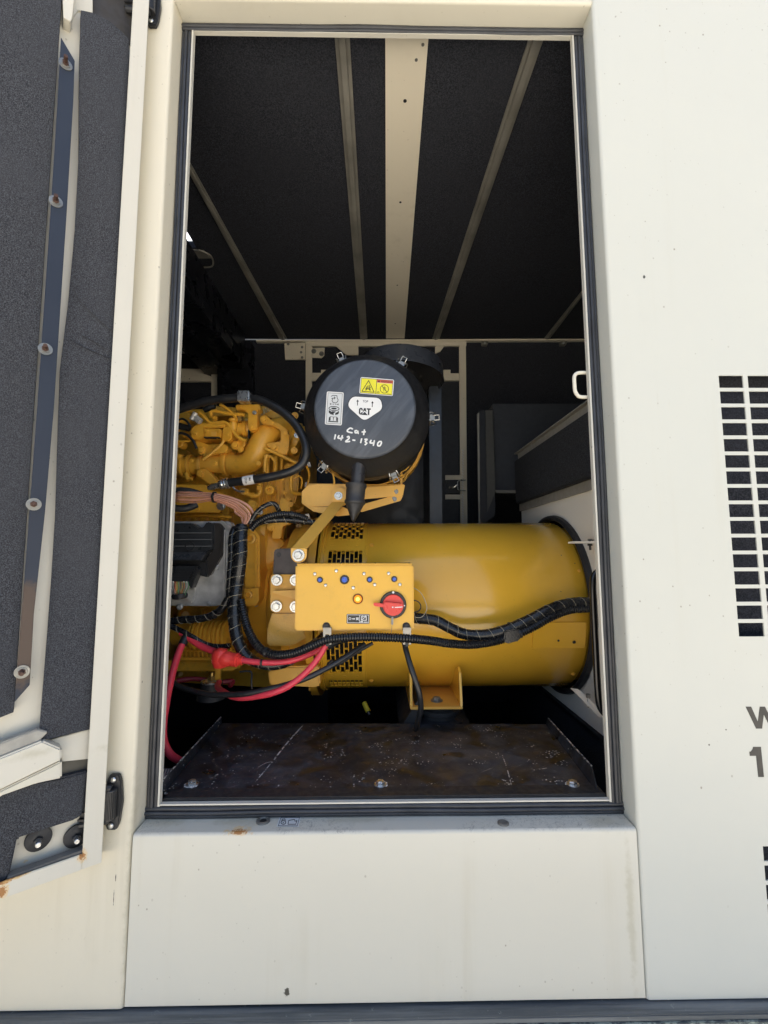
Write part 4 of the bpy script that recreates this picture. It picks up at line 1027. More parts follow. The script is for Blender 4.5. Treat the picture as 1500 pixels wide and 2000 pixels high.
# motor mount bracket plates right of the harness
E('lifting_block', [[(535, 1076), (539, 1072), (590, 1070), (590, 1122), (533, 1123)]], .47, .05, simple('block_brown_grey', (.075, .062, .058), .5, .2, .25, 30), .003)
g = G(); g.disc(at(544.5, 1083, .4695), FR, pr(4.5, .47), .0012, 16); g.build('block_hole', m_black, eng)
E('mount_plate', [[(528, 1126), (533, 1122), (590, 1122), (590, 1195), (532, 1195), (528, 1191)]], .46, .012, m_yel, .0015)
E('mount_gusset', [[(532, 1158), (534, 1154), (582, 1152), (582, 1172), (560, 1166)]], .44, .02, m_brk, .0015)
E('mount_leg', [[(532, 1195), (582, 1195), (600, 1245), (570, 1262), (520, 1262), (522, 1225)]], .50, .1, m_cast, .006)
for q in ((541, 1133), (540, 1184), (577, 1133), (577, 1185)): pbolt(q[0], q[1], .452, 7.5, eng)
# engine mount: black rubber with washers
mnt = thing('engine_mount', 'black rubber engine mount with a zinc cup washer below the red cable boot', 'rubber mount', at(413, 1360, .50))
c = at(413, 1340, .52); g = G(); g.lathe((c.x, .52, c.z), (0, 0, 1), [(.0001, -.04), (.046, -.04), (.044, -.025), (.034, -.01), (.036, .012), (.0001, .012)], 30); g.build('rubber_cone', m_rub, mnt)
g = G(); g.lathe((c.x, .52, c.z), (0, 0, 1), [(.0001, .012), (.033, .012), (.034, .018), (.028, .020), (.0001, .020)], 30); g.build('cup_washer', m_zinc, mnt)
g = G(); g.cyl((c.x, .52, c.z + .02), (c.x, .52, c.z + .032), .013, 6); g.cyl((c.x, .52, c.z + .032), (c.x, .52, c.z + .045), .006, 12); g.build('nut', m_brass, mnt)
g = G(); g.box(c.x + .012, c.x + .03, .515, .525, c.z + .02, c.z + .08, .001); g.build('mount_arm', m_yel, mnt)
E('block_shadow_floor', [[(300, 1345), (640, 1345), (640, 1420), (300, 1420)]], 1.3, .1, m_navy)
# diagonal strut between bracket and control box
g = G()
top, bot = .60, .36
g.slab([at(*p) for p in ((568, 1072, bot), (649, 980, top), (676, 980, top), (599, 1072, bot))], (0, .006, 0), .0012)
g.build('strut', m_brk, eng, 'flat diagonal strut from the cleaner bracket down to the control box')
g = G(); g.slab([at(p[0], p[1], bot - .001) for p in [(568, 1071), (599, 1071)] + [(583.5 + 15.5 * math.cos(R(a)), 1084 + 15.5 * math.sin(R(a))) for a in range(0, 181, 15)]], (0, .006, 0), .0012); g.build('strut_eye', m_brk, eng)
g = G(); g.slab([at(p[0], p[1], top - .001) for p in [(676.5, 980), (648.5, 980)] + [(662.5 - 14 * math.cos(R(a)), 966 - 14 * math.sin(R(a))) for a in range(0, 181, 15)]], (0, .006, 0), .0012); g.build('strut_eye', m_brk, eng)
pbolt(583, 1084.5, bot - .002, 8.3, eng); pbolt(661, 968.5, top - .002, 5.6, eng)
# air cleaner bracket (yellow)
E('cleaner_bracket', [[(589, 960), (601, 948), (616, 945), (690, 946), (690, 978), (670, 988), (600, 990), (589, 983)], [(589, 983), (600, 990), (670, 990), (700, 1004), (660, 1008), (612, 999)]], .62, .012, m_brk, .002, 'folded yellow bracket under the air cleaner')
g = G(); g.slab([at(*p) for p in ((690, 952, .62), (791, 947, .66), (787, 968, .66), (700, 976, .62))], (0, .008, 0), .0012); g.slab([at(*p) for p in ((690, 990, .62), (775, 966, .66), (787, 969, .66), (782, 978, .66), (706, 1000, .62))], (0, .008, 0), .0012); g.build('cleaner_bracket_arm', m_brk, eng)
E('cleaner_bracket_shelf', [[(600, 944), (790, 946), (788, 952), (602, 950)]], .66, .2, m_yel, .002)
pbolt(773, 960, .655, 3.5, eng, me_sbolt); pbolt(770, 975, .655, 3.5, eng, me_sbolt)

m_gask = simple('gasket_black', (.02, .018, .016), .6)
def many(name, items, mat=None):
    for it in items: ET(name, it[0], it[1], it[2], it[3] if len(it) > 3 else mat, 8)
many('wire_loom', [([(340, 850), (352, 846), (366, 850), (378, 862), (384, 876)], .655, 2.6, m_blk), ([(345, 822), (356, 818), (366, 824), (372, 834)], .65, 2.2, m_blk), ([(585, 830), (592, 850), (590, 880), (584, 905), (586, 935)], .80, 2.4, m_blk),
  ([(450, 945), (462, 958), (478, 960)], .66, 2.0, m_zinc), ([(596, 905), (604, 925), (600, 950), (592, 962)], .75, 2.2, m_yel), ([(573, 935), (584, 930), (590, 938), (588, 955)], .74, 2.0, m_yel)])
for pl_, Y_ in (([(484, 822), (486, 822), (486, 855), (484, 855)], .69), ([(500, 925), (560, 925), (560, 927), (500, 927)], .785), ([(398, 853), (428, 853), (428, 855), (398, 855)], .655), ([(512, 828), (534, 832), (534, 834), (512, 830)], .70)):
    E('gasket', [pl_], Y_, .02, m_gask, 0)
for k in range(7): E('manifold_rib', [[(503 + k * 8, 938), (506 + k * 8, 938), (506 + k * 8, 1000), (503 + k * 8, 1000)]], .785, .03, m_yel, .0015)
for q in ((508, 934, 4), (550, 934, 4), (508, 1000, 4), (404, 842, 3), (428, 842, 3), (382, 846, 4), (446, 848, 3.6), (505, 905, 3.2), (420, 905, 4), (340, 900, 4), (575, 880, 4.5), (580, 850, 4), (531, 826, 3.2), (556, 846, 3.6), (497, 806, 3), (470, 794, 2.6), (345, 975, 3.5), (420, 965, 3), (345, 952, 3), (500, 1040, 3.5), (500, 1180, 3.5), (478, 1100, 3)):
    pbolt(q[0], q[1], .64 if q[1] < 1000 else .675, q[2], eng, me_ybolt if rnd.random() < .75 else me_zbolt)
g = G(); c_ = at(452, 820, .70); g.lathe(c_, (1, 0, .15), [(.0001, 0), (.017, 0), (.017, .012), (.013, .014), (.013, .03), (.018, .032), (.018, .044), (.0001, .044)], 6); g.build('hex_union', m_brass, eng)
for q in ((470, 866, 9), (350, 866, 8), (362, 848, 7)):
    g = G(); g.lathe(at(q[0], q[1], .70), FR, [(pr(q[2], .7), -.04), (pr(q[2], .7), 0), (pr(q[2] * .8, .7), .003), (pr(q[2] * .55, .7), .003), (pr(q[2] * .5, .7), -.004), (.0001, -.004)], 20); g.build('cast_boss', m_yel, eng)
# clamps with a worm screw on the elbow ends
for a_, b_ in (((470, 907), (474, 906)), ((392, 909), (396, 909))):
    p_, q_ = at(*a_, .75), at(*b_, .75); g = G(); g.lathe(p_, q_ - p_, [(pr(19.5, .75), 0), (pr(21.5, .75), 0), (pr(21.5, .75), .012), (pr(19.5, .75), .012)], 30); g.build('band_clamp', m_brk, eng)
# ================================================================ air cleaner
YL = .45
ac = thing('air_cleaner', 'round black air cleaner canister with grey lid, handwritten numbers, warning labels and spring latches', 'air cleaner', at(714, 945, .7))
cO = at(716, 814, .546); cI = at(712, 797, YL)
axc = (cO - cI).normalized()
rO = pr(126, .546); rI = pr(103, YL); dd = (cO - cI).length
g = G(); g.lathe(cI, axc, [(.0001, 0), (rI - .010, 0), (rI - .004, .0015), (rI, .007)], 96); lid = g.build('lid', m_lid, ac, 'blue-grey round lid face', smooth=50)
g = G(); g.lathe(cI, axc, [(rI + .0002, .006), (rI + .006, .020), (rI + .020, .034), (rO - .012, dd - .030), (rO - .002, dd - .016), (rO, dd - .006), (rO, dd + .012), (rO - .006, dd + .014), (rO - .006, dd + .024), (rO - .001, dd + .028), (rO - .001, dd + .050), (rO - .012, dd + .056), (rO - .016, dd + .40), (.0001, dd + .42)], 96)
g.build('canister', simple('canister_black', (.017, .017, .018), .5, 0, .25, 30, .3), ac, smooth=50)
# yellow mounting band at the rear with folded straps
bd = dd + .30
g = G(); g.lathe(cI, axc, [(rO - .014, bd - .03), (rO - .002, bd - .03), (rO - .002, bd + .05), (rO - .014, bd + .05)], 72); g.build('mounting_band', m_yel, ac)
g = G(); g.lathe(cI, axc, [(rO + .004, dd + .12), (rO + .007, dd + .12), (rO + .007, dd + .145), (rO + .004, dd + .145)], 40, 100, 190)
g.build('mounting_band', m_yel, ac)
for a_, b_ in (((802, 902, .72), (783, 922, .70)), ((796, 925, .80), (780, 945, .78)), ((650, 925, .62), (652, 948, .62))):
    g = G(); g.tube([at(*a_), at((a_[0] + b_[0]) / 2 + 2, (a_[1] + b_[1]) / 2 + 3, a_[2]), at(*b_)], .0035, 8); g.build('band_strap', m_brk, ac)
g = G(); g.px([(782, 922), (786, 922), (786, 948), (782, 948)], .70, .03, .001); g.build('band_strap', m_brk, ac)
# latches
def latch(px, py):
    p = at(px, py, .56); v = p - cI; v -= axc * v.dot(axc); v.normalize(); t = axc.cross(v)
    base = cI + v * (rO + .001) + axc * (dd + .004)
    def q(a, b, c): return base + t * a * 1.5 + v * b * 1.5 + axc * c * 1.2    # a tangential, b radial, c along the axis
    g = G(); g.slab([q(-.009, .0, .045), q(.009, .0, .045), q(.009, .004, .045), q(-.009, .004, .045)], axc * -.040, .0008)
    g.slab([q(-.007, .004, .02), q(.007, .004, .02), q(.006, .012, .02), q(-.006, .012, .02)], axc * -.022, .001)
    g.slab([q(-.007, -.004, -.006), q(.007, -.004, -.006), q(.007, .006, -.006), q(-.007, .006, -.006)], axc * .006, .0008)
    o = g.build('latch', m_steel, ac)
    g = G(); g.tube([q(-.011, .004, .03), q(-.012, .014, .012), q(-.011, .006, -.010), q(-.005, -.012, -.016), q(.005, -.012, -.016), q(.011, .006, -.010), q(.012, .014, .012), q(.011, .004, .03)], .0021, 8, 5)
    g.tube([q(-.006, .010, .0), q(-.006, .022, -.004), q(.006, .022, -.004), q(.006, .010, .0)], .0018, 8, spline=False); g.build('wire_loop', m_zinc, o)
for q in ((666, 699), (785, 712), (833, 819), (762, 914), (641, 902), (593, 794)): latch(*q)
# dust valve
g = G(); g.lathe(at(702, 900, .50), (at(697, 950, .50) - at(702, 900, .50)), [(.0001, 0), (pr(14, .5), 0), (pr(14, .5), pr(50, .5))], 28); g.build('dust_spout', simple('spout_black', (.03, .03, .034), .33, 0, .2, 50), ac, smooth=50)
v0 = at(696, 945, .495); ax_ = (at(690, 1018, .495) - v0); Lv = ax_.length
g = G(); g.lathe(v0, ax_, [(pr(14, .5), -.001), (pr(20.5, .5), 0), (pr(21, .5), Lv * .08), (pr(19, .5), Lv * .12), (pr(18.5, .5), Lv * .42), (pr(20.5, .5), Lv * .47), (pr(20.5, .5), Lv * .52), (pr(17.5, .5), Lv * .56)], 32)
a = ax_.normalized(); n_ = Vector((1, 0, 0)); n_ = (n_ - a * n_.dot(a)).normalized(); b_ = a.cross(n_); V = []; m = 24
for h, rx, ry in ((.555, 18, 18), (.75, 11.5, 15), (.97, 4, 14), (1.0, 2.2, 13)):
    for j in range(m):
        t = 2 * math.pi * j / m; V.append(v0 + a * (Lv * h) + n_ * math.cos(t) * pr(rx, .5) + b_ * math.sin(t) * pr(ry, .5))
Fc = [(i * m + j, i * m + (j + 1) % m, (i + 1) * m + (j + 1) % m, (i + 1) * m + j) for i in range(3) for j in range(m)] + [tuple(3 * m + j for j in range(m))]
g.add(V, Fc); g.build('dust_valve', simple('valve_rubber', (.034, .034, .036), .5, 0, .25, 40, .2), ac, smooth=50)
# labels on the lid face
lidY = YL
nl = axc
def lid_pt(px, py, k=1):
    d = ray(px, py); t = (cI - nl * (.0004 * k) - CAM).dot(nl) / d.dot(nl); return CAM + d * t
def lflat(name, polys, mat, k=1, parent=None, label=None, th=.0003):
    g = G()
    for p in polys: g.slab([lid_pt(q[0], q[1], k) for q in p], nl * (-th))
    return g.build(name, mat, parent or ac, label, smooth=0)
def rrect(pts, r=3, n=4):
    """rounded convex polygon"""
    out = []; m = len(pts)
    for i in range(m):
        p = Vector(pts[i]); a = (Vector(pts[i - 1]) - p).normalized(); b = (Vector(pts[(i + 1) % m]) - p).normalized()
        s, e = p + a * r, p + b * r
        for k in range(n + 1):
            t = k / n; out.append(tuple(s * (1 - t) ** 2 + p * 2 * t * (1 - t) + e * t * t))
    return out
# tilted label frame -> pixels.  (u right, v down) in units of source pixels
def frame(ox, oy, deg):
    c, s = math.cos(R(deg)), math.sin(R(deg))
    return lambda u, v: (ox + u * c - v * s, oy + u * s + v * c)
def tr(f, poly): return [f(*p) for p in poly]
fw = frame(704.5, 736.5, 4.6)     # warning label, 67 x 32
wl = lflat('warning_label', [rrect(tr(fw, [(0, 0), (65.5, 0), (65.5, 32), (-.5, 32)]), 3)], m_white, 1, label='yellow warning label with a red header')
lflat('label_field', [tr(fw, [(2, 2), (31.5, 2), (31.5, 30), (1.6, 30)]), tr(fw, [(32.7, 8.5), (63.2, 8.5), (63.2, 30), (32.4, 30)])], m_lbly, 2, wl)
lflat('label_header', [tr(fw, [(32.7, 2), (63.2, 2), (63.2, 8), (32.7, 8)])], m_lblr, 2, wl)
S1 = []
S1 += [tr(fw, q) for q in strokes([(16, 5.5), (4.5, 27.5), (28.5, 27.5)], 1.3, True)]
S1 += [tr(fw, q) for q in strokes([(1.7, 1.7), (63.6, 1.7), (63.6, 30.4), (1.4, 30.4)], .7, True)] + [tr(fw, q) for q in strokes([(32.1, 2), (31.9, 30)], .9)]
for st_ in ([(12, 25), (13.5, 21), (12, 18)], [(13.5, 21), (16, 22), (18.5, 21)], [(20.5, 25), (18.5, 21), (20.5, 18)], [(14.5, 20), (15.5, 15.5)], [(17.5, 20), (18.5, 15)], [(11, 22), (14, 23)], [(21, 22), (18, 23)]): S1 += [tr(fw, q) for q in strokes(st_, 1.3)]
cc = circ(48, 19.5, 8.2, 20)
S1 += [tr(fw, q) for q in strokes(cc, 1.0, True)] + [tr(fw, q) for q in strokes([(42.5, 13.8), (53.5, 25.2)], 1.1)]
for st_ in ([(46.5, 24), (46.5, 17), (48, 15), (50, 17), (49.5, 23)], [(48, 15), (48, 20)], [(34, 26), (38, 25.5), (38.5, 28), (34.5, 28.2), (34, 26)], [(54, 28.6), (62, 28.6)]): S1 += [tr(fw, q) for q in strokes(st_, .7)]
S1.append(tr(fw, [(36.2, 2.8), (38.6, 7), (33.8, 7)]))
lflat('label_symbols', S1, m_black, 3, wl)
def text_mesh(s, size, bold=0.0, font=None):
    cu = bpy.data.curves.new('t', 'FONT'); cu.body = s; cu.size = size; cu.offset = bold; cu.align_x = 'LEFT'; cu.resolution_u = 4; cu.fill_mode = 'FRONT'
    o = bpy.data.objects.new('t', cu); me = bpy.data.meshes.new_from_object(o); bpy.data.objects.remove(o)
    vs = [v.co.copy() for v in me.vertices]; fs = [list(p.vertices) for p in me.polygons]; return vs, fs
def put_text(name, s, x, y, w, h, fr_, ptf, mat, parent, bold=0, k=3):
    """text whose bounding box fills x..x+w, y..y+h of a pixel frame"""
    vs, fs = text_mesh(s, 1, bold); x0 = min(v.x for v in vs); x1 = max(v.x for v in vs); y0 = min(v.y for v in vs); y1 = max(v.y for v in vs)
    g = G(); g.add([ptf(*fr_(x + (v.x - x0) / (x1 - x0) * w, y + h - (v.y - y0) / (y1 - y0) * h), k) for v in vs], fs)
    return g.build(name, mat, parent, smooth=0)
put_text('warning_text', 'WARNING', 39.5, 3.2, 22, 3.9, fw, lid_pt, m_black, wl, .02)
# grey pictogram label
fg = frame(638.5, 764.5, 3.6)
gl = lflat('pictogram_label', [rrect(tr(fg, [(0, 0), (33, 0), (33, 64.5), (0, 64.5)]), 3)], m_white, 1, label='grey pictogram label with three symbols')
lflat('label_field', [rrect(tr(fg, [(2.2, 2.2), (30.8, 2.2), (30.8, 62.3), (2.2, 62.3)]), 1.5)], m_lblg, 2, gl)
S2 = [tr(fg, q) for q in strokes([(2.4, 2.4), (30.6, 2.4), (30.6, 62.1), (2.4, 62.1)], .7, True)]
for st_ in ([(9, 9), (12, 7), (20, 7), (21, 12), (23, 15), (22, 19), (18, 21.5), (13, 20.5), (11, 17), (12.5, 13)], [(10, 13), (17, 11.5), (15, 9.5)], [(17, 11.5), (15.5, 14)], [(8, 25), (10, 24), (8, 23)], [(13, 24), (15, 24)], [(18, 24), (20, 24)], [(24, 23), (22, 24), (24, 25)]): S2 += [tr(fg, q) for q in strokes(st_, 1.2)]
S2 += [tr(fg, q) for q in strokes(circ(16, 32.5, 10, 18, 4), 1.4, True)] + [tr(fg, circ(16, 32.5, 5.5, 14, 1.8))]
S2 += [tr(fg, [(6, 36), (6, 41), (10, 44), (16, 45.3), (16, 41)]), tr(fg, [(19, 41), (19, 45), (24, 43.5), (26, 41), (26, 36), (23, 39)]), tr(fg, [(12, 38), (20, 38), (17, 41), (14, 41)])]
S2 += [tr(fg, [(7, 57), (7, 51), (9, 48.5), (10.5, 48.5), (10.5, 56)]), tr(fg, [(25, 57), (25, 51), (23, 48.5), (21.5, 48.5), (21.5, 56)]), tr(fg, [(6.5, 57), (25.5, 57), (25.5, 59), (6.5, 59)])] + [tr(fg, q) for q in strokes([(10.5, 48.5), (15.5, 49), (16, 56), (16.4, 49), (21.5, 48.5)], .8)]
lflat('label_symbols', S2, m_dkdecal, 3, gl)
# rounded triangular brand plate
fc = frame(683, 775, 3.2)
tri = rrect([(4, -1), (60, -1), (66, 20), (31, 46), (-4, 18)], 9.5, 6)
pl = lflat('plate_border', [tr(fc, [(31 + (x - 31) * 1.045, 20 + (y - 20) * 1.055) for x, y in tri])], m_dkdecal, 1, label='white rounded triangular plate with arrows')
lflat('plate_face', [tr(fc, tri)], m_white, 2, pl)
S3 = []
for x_, y_ in ((16, 5.5), (45, 7)): S3 += [tr(fc, q) for q in strokes([(x_, y_ + 10), (x_, y_ + 1)], 1.5)] + [tr(fc, [(x_, y_ - 1), (x_ + 2.6, y_ + 3), (x_ - 2.6, y_ + 3)])]
# block letters C A T with the triangle
def L_(pl_, x, y, w, h): return [(x + a * w, y + b * h) for a, b in pl_]
Cc = [(.25, 0), (.8, 0), (1, .2), (1, .38), (.64, .38), (.64, .22), (.38, .22), (.38, .78), (.64, .78), (.64, .62), (1, .62), (1, .8), (.8, 1), (.25, 1), (0, .8), (0, .2)]
Aa = [[(.34, 0), (.66, 0), (.86, .62), (.5, .36), (.12, .66)], ]
Tt = [(0, 0), (1, 0), (1, .2), (.70, .2), (.70, 1), (.34, 1), (.34, .2), (0, .2)]
S3 += [tr(fc, L_(Cc, 19.5, 20.5, 7.5, 13))] + [tr(fc, L_(Aa[0], 25.5, 20.5, 10.5, 13))] + [tr(fc, L_(Tt, 34.5, 20.5, 8, 13))]
lflat('plate_letters', S3, m_dkdecal, 3, pl)
lflat('plate_triangle', [tr(fc, [(31, 27.5), (37.2, 34), (25, 34)])], m_dkdecal, 3, pl)
put_text('plate_text', 'TOP', 26, 5, 10.5, 4.5, fc, lid_pt, m_dkdecal, pl, .01)
# handwriting in white paint pen: coordinates read from an 8.33x enlargement with origin (600, 730)
HW = [[(745, 903), (700, 885), (655, 920), (665, 945), (740, 962)], [(815, 925), (780, 930), (783, 960), (815, 955), (825, 925)], [(824, 928), (828, 965), (840, 970)], [(932, 905), (918, 1000)], [(885, 948), (955, 945)],
      [(462, 985), (443, 1070)], [(520, 1000), (502, 1045), (560, 1050), (585, 1035)], [(575, 1000), (548, 1085)], [(645, 1035), (675, 1020), (680, 1055), (625, 1105), (700, 1100)], [(735, 1078), (785, 1085)],
      [(888, 1050), (868, 1130)], [(930, 1070), (975, 1068), (945, 1105), (970, 1130), (935, 1160)], [(1045, 1075), (1025, 1125), (1100, 1125)], [(1095, 1080), (1075, 1175)], [(1185, 1095), (1150, 1130), (1150, 1170), (1185, 1170), (1208, 1120), (1190, 1095)]]
g = G()
for st_ in HW:
    P_ = path([Vector((600 + x / 8.333, 730 + y / 8.333, 0)) for x, y in st_], 1, 5); pts = [lid_pt(p.x, p.y, .5) for p, _ in P_]
    pts = [p for i, p in enumerate(pts) if i == 0 or (p - pts[i - 1]).length > 1e-4]
    fr2 = []; V = []; w = pr(1.55, YL)
    for i, p in enumerate(pts):
        d = (pts[min(i + 1, len(pts) - 1)] - pts[max(i - 1, 0)]).normalized(); s_ = d.cross(nl).normalized() * w * (1.0 if 0 < i < len(pts) - 1 else .7)
        V += [p - s_, p + s_, p + s_ - nl * .0004, p - s_ - nl * .0004]
    Fc = []
    for i in range(len(pts) - 1):
        b = i * 4; Fc += [(b + x, b + (x + 1) % 4, b + 4 + (x + 1) % 4, b + 4 + x) for x in range(4)]
    Fc += [(0, 1, 2, 3), (len(V) - 4, len(V) - 3, len(V) - 2, len(V) - 1)]
    g.add(V, Fc)
tag(g.build('handwriting', m_white, ac, 'white handwritten word and part number', smooth=0), kind='stuff')

# round black rain cap behind
cp = thing('intake_cap', 'large round black rain cap behind the upper right of the air cleaner', 'intake cap', at(783, 760, .95))
cc_ = Vector((at(783, 720, .95).x, .95, 0)); z0, z1 = at(783, 705, .75).z, at(783, 668, .75).z; Rr_ = .198
tilt = Matrix.Rotation(R(4), 3, 'Y') @ Matrix.Rotation(R(-2), 3, 'X')
def cap_build(name, prof, mat, seg=72):
    g = G(); g.lathe((0, 0, 0), (0, 0, 1), prof, seg); c0 = Vector((cc_.x, .95, z0)); g.v = [tuple(c0 + tilt @ Vector(v)) for v in g.v]; return g.build(name, mat, cp, smooth=50)
h_ = z1 - z0
cap_build('cap_shell', [(Rr_ - .006, .01), (Rr_, -.002), (Rr_, .004), (Rr_ - .004, .012), (Rr_ - .010, h_ - .012), (Rr_ - .016, h_ - .003), (Rr_ - .04, h_ + .003), (.0001, h_ + .02)], simple('cap_black', (.045, .05, .06), .32, 0, .25, 20, .1))
k_ = N('intake_mesh'); v_ = k_.vor(210); k_.set(k_.mix(k_.ramp(v_, .25, .4), (.004, .004, .005), (.03, .03, .032)), .7); k_.bump(v_, .8, .003)
cap_build('intake_screen', [(Rr_ - .008, .012), (.07, .030), (.065, -.10), (.0001, -.10)], k_.m)

# ================================================================ control box
YX = .33
cb = thing('control_box', 'yellow steel control box with blue breakers, lit amber lamp and red rotary switch', 'control box', at(692, 1232, .40))
g = G(); a, b = at(577, 1103, YX), at(809, 1231, YX); g.box(a.x, b.x, YX, YX + .13, b.z, a.z, .005); g.build('box_body', m_box, cb)
g = G(); g.box(a.x + .003, b.x - .003, YX + .004, YX + .128, a.z + .0005, a.z + .003, .0008); g.build('box_lid', m_box, cb)
for x_ in (598, 665, 733, 800):
    g = G(); g.disc((at(x_, 1103, YX).x, YX + .02, a.z + .0032), (0, 0, 1), .003, .002, 10); g.build('lid_screw', m_blk, cb)
for x_, y_, r_ in ((625, 1132.5, 5.8), (673, 1132, 8.8), (722, 1132, 5.8), (770, 1131, 5.8)):
    c = at(x_, y_, YX); r = pr(r_, YX)
    g = G(); g.lathe(c, FR, [(r, 0), (r, .004), (r * .92, .005), (r * .62, .005), (r * .62, .002)], 28); o = g.build('breaker', m_blk, cb)
    g = G(); g.lathe(c, FR, [(.0001, .001), (r * .60, .001), (r * .60, .006), (r * .5, .007), (r * .34, .007), (r * .3, .0055), (.0001, .0055)], 24); g.build('breaker_button', m_blue, o)
for q in ((615, 1121), (636, 1143), (657, 1115), (690, 1148), (711, 1120.5), (732, 1142), (759, 1120), (781, 1141.5)): pbolt(q[0], q[1], YX, 3.3, cb, me_screw, 'screw')
c = at(699, 1169.5, YX); r = pr(9.8, YX)
g = G(); g.lathe(c, FR, [(r, 0), (r, .004), (r * .85, .006), (r * .78, .006), (r * .78, .003)], 28); lm = g.build('pilot_lamp', simple('lamp_bezel', (.22, .07, .01), .3), cb, 'lit amber pilot lamp')
g = G(); g.lathe(c, FR, [(r * .77, .003), (r * .77, .007), (r * .6, .011), (r * .4, .012)], 28); g.build('lamp_lens', m_lamp, lm)
g = G(); g.lathe(c, FR, [(r * .40, .0115), (r * .34, .0135), (.0001, .0142)], 20); g.build('lamp_bulb', m_lampc, lm)
c = at(767.5, 1181, YX); r = pr(25.5, YX)
g = G(); g.lathe(c, FR, [(r, 0), (r, .008), (r * .95, .010), (r * .80, .010), (r * .80, .004), (.0001, .004)], 48); rs = g.build('rotary_switch', m_blk, cb, 'red rotary battery isolator switch')
g = G(); g.lathe(c, FR, [(r * .79, .004), (r * .79, .014), (r * .76, .016), (.0001, .0165)], 48); g.build('switch_knob', m_red, rs, smooth=40)
Yk = YX - .0165
g = G()
g.slab([at(*p, Yk) for p in ((748, 1180), (752, 1174.5), (785, 1178), (787, 1187), (782, 1189.5), (754, 1192))], (0, -.014, 0), .0015)
g.slab([at(*p, Yk) for p in ((730, 1177.5), (733, 1176.5), (752, 1179), (756, 1184.5), (750, 1186), (732, 1183.5), (729, 1181))], (0, -.008, 0), .0012); g.build('switch_lever', m_red, rs)
g = G(); g.disc(at(767, 1186, Yk - .0145), FR, pr(1.5, YX), .0004, 12); g.slab([at(*p, Yk - .0145) for p in ((771, 1185.6), (786, 1184.6), (786, 1186.2), (771, 1187.2))], (0, -.0004, 0)); g.disc(at(768, 1157, YX - .010), FR, pr(2.2, YX), .0015, 14); g.disc(at(790, 1183, YX - .0101), FR, pr(1.3, YX), .001, 12); g.build('switch_marks', m_white, rs)
g = G(); g.px([(764.5, 1205), (768.5, 1205), (768, 1220), (764, 1220)], YX - .012, .008, .0006); g.tube(P3([(766, 1219, YX - .008), (764.5, 1232, YX - .010), (764, 1244, YX - .012), (761.5, 1250, YX - .014)]), .0006, 6); g.build('switch_tether', m_steel, rs)
fx = frame(677, 1199, .6)
def bx_pt(px, py, k=1): return at(px, py, YX - .0003 * k)
def bflat(name, polys, mat, k, parent):
    g = G()
    for p in polys: g.slab([bx_pt(q[0], q[1], k) for q in p], (0, -.0002, 0))
    return g.build(name, mat, parent, smooth=0)
bl = bflat('switch_label', [rrect(tr(fx, [(0, 0), (45, 0), (45, 19), (0, 19)]), 2.5)], m_dkdecal, 1, cb)
q_ = [tr(fx, q) for q in strokes([(1.8, 1.8), (43.2, 1.8), (43.2, 17.2), (1.8, 17.2)], .8, True)] + [tr(fx, q) for q in strokes([(25.5, 2), (25.5, 17)], .8)]
q_ += [tr(fx, q) for q in strokes(circ(6.5, 9.3, 2.1, 10), 1.1, True)] + [tr(fx, q) for q in strokes([(11, 9.5), (15, 9.5)], 1.5)] + [tr(fx, [(14, 7.6), (17, 9.5), (14, 11.4)])]
q_ += [tr(fx, q) for q in strokes(circ(21, 9.3, 2, 8), 1, True)] + [tr(fx, q) for q in strokes([(18.5, 7), (23.8, 12)], .8)] + [tr(fx, q) for q in strokes([(18.5, 12), (23.8, 7)], .8)]
q_ += [tr(fx, q) for q in strokes([(29, 4.5), (38.5, 4.5), (38.5, 12), (29, 12)], 1.3, True)] + [tr(fx, q) for q in strokes([(29.5, 11.5), (38, 5)], 1)] + [tr(fx, q) for q in strokes([(31, 6.5), (33, 9)], 1)] + [tr(fx, [(30, 3), (32, 3), (32, 4.5), (30, 4.5)]), tr(fx, [(36, 3), (38, 3), (38, 4.5), (36, 4.5)]), tr(fx, [(27, 14), (32, 14), (32, 16), (27, 16)]), tr(fx, [(34, 15), (41, 15), (41, 16), (34, 16)])]
bflat('label_symbols', q_, m_white, 2, bl)
for x_ in (637.5, 793.5): fasten('button_bolt', me_kbolt, at(x_, 1223, YX), FR, pr(6.2, YX), cb)
for x_ in (639, 795):
    g = G(); g.px([(x_ - 8, 1229), (x_ + 8, 1229), (x_ + 8, 1259), (x_ + 3.5, 1259), (x_ + 3.5, 1239), (x_ - 3.5, 1239), (x_ - 3.5, 1259), (x_ - 8, 1259)], YX - .016, .003, .0006); g.px([(x_ - 8, 1226), (x_ + 8, 1226), (x_ + 8, 1230), (x_ - 8, 1230)], YX - .016, .017, .0006); g.build('cable_clip', m_clip, cb)
    g = G(); g.px([(x_ - 3, 1240), (x_ + 3, 1240), (x_ + 3, 1263), (x_ - 3, 1263)], YX - .014, .006, .001); g.build('clip_tie', m_blk, cb)
g = G(); g.tube(P3([(808, 1148, .36), (822, 1158, .36), (832, 1178, .36), (833, 1192, .36), (824, 1205, .36), (812, 1206, .36)]), .0010, 8); g.build('seal_wire', m_thread, cb)
g = G(); g.tube(P3([(808, 1172, .38), (818, 1176, .38), (822, 1185, .38), (818, 1193, .38), (808, 1196, .38)]), .0018, 8); g.build('wire_loop', m_blk, cb)

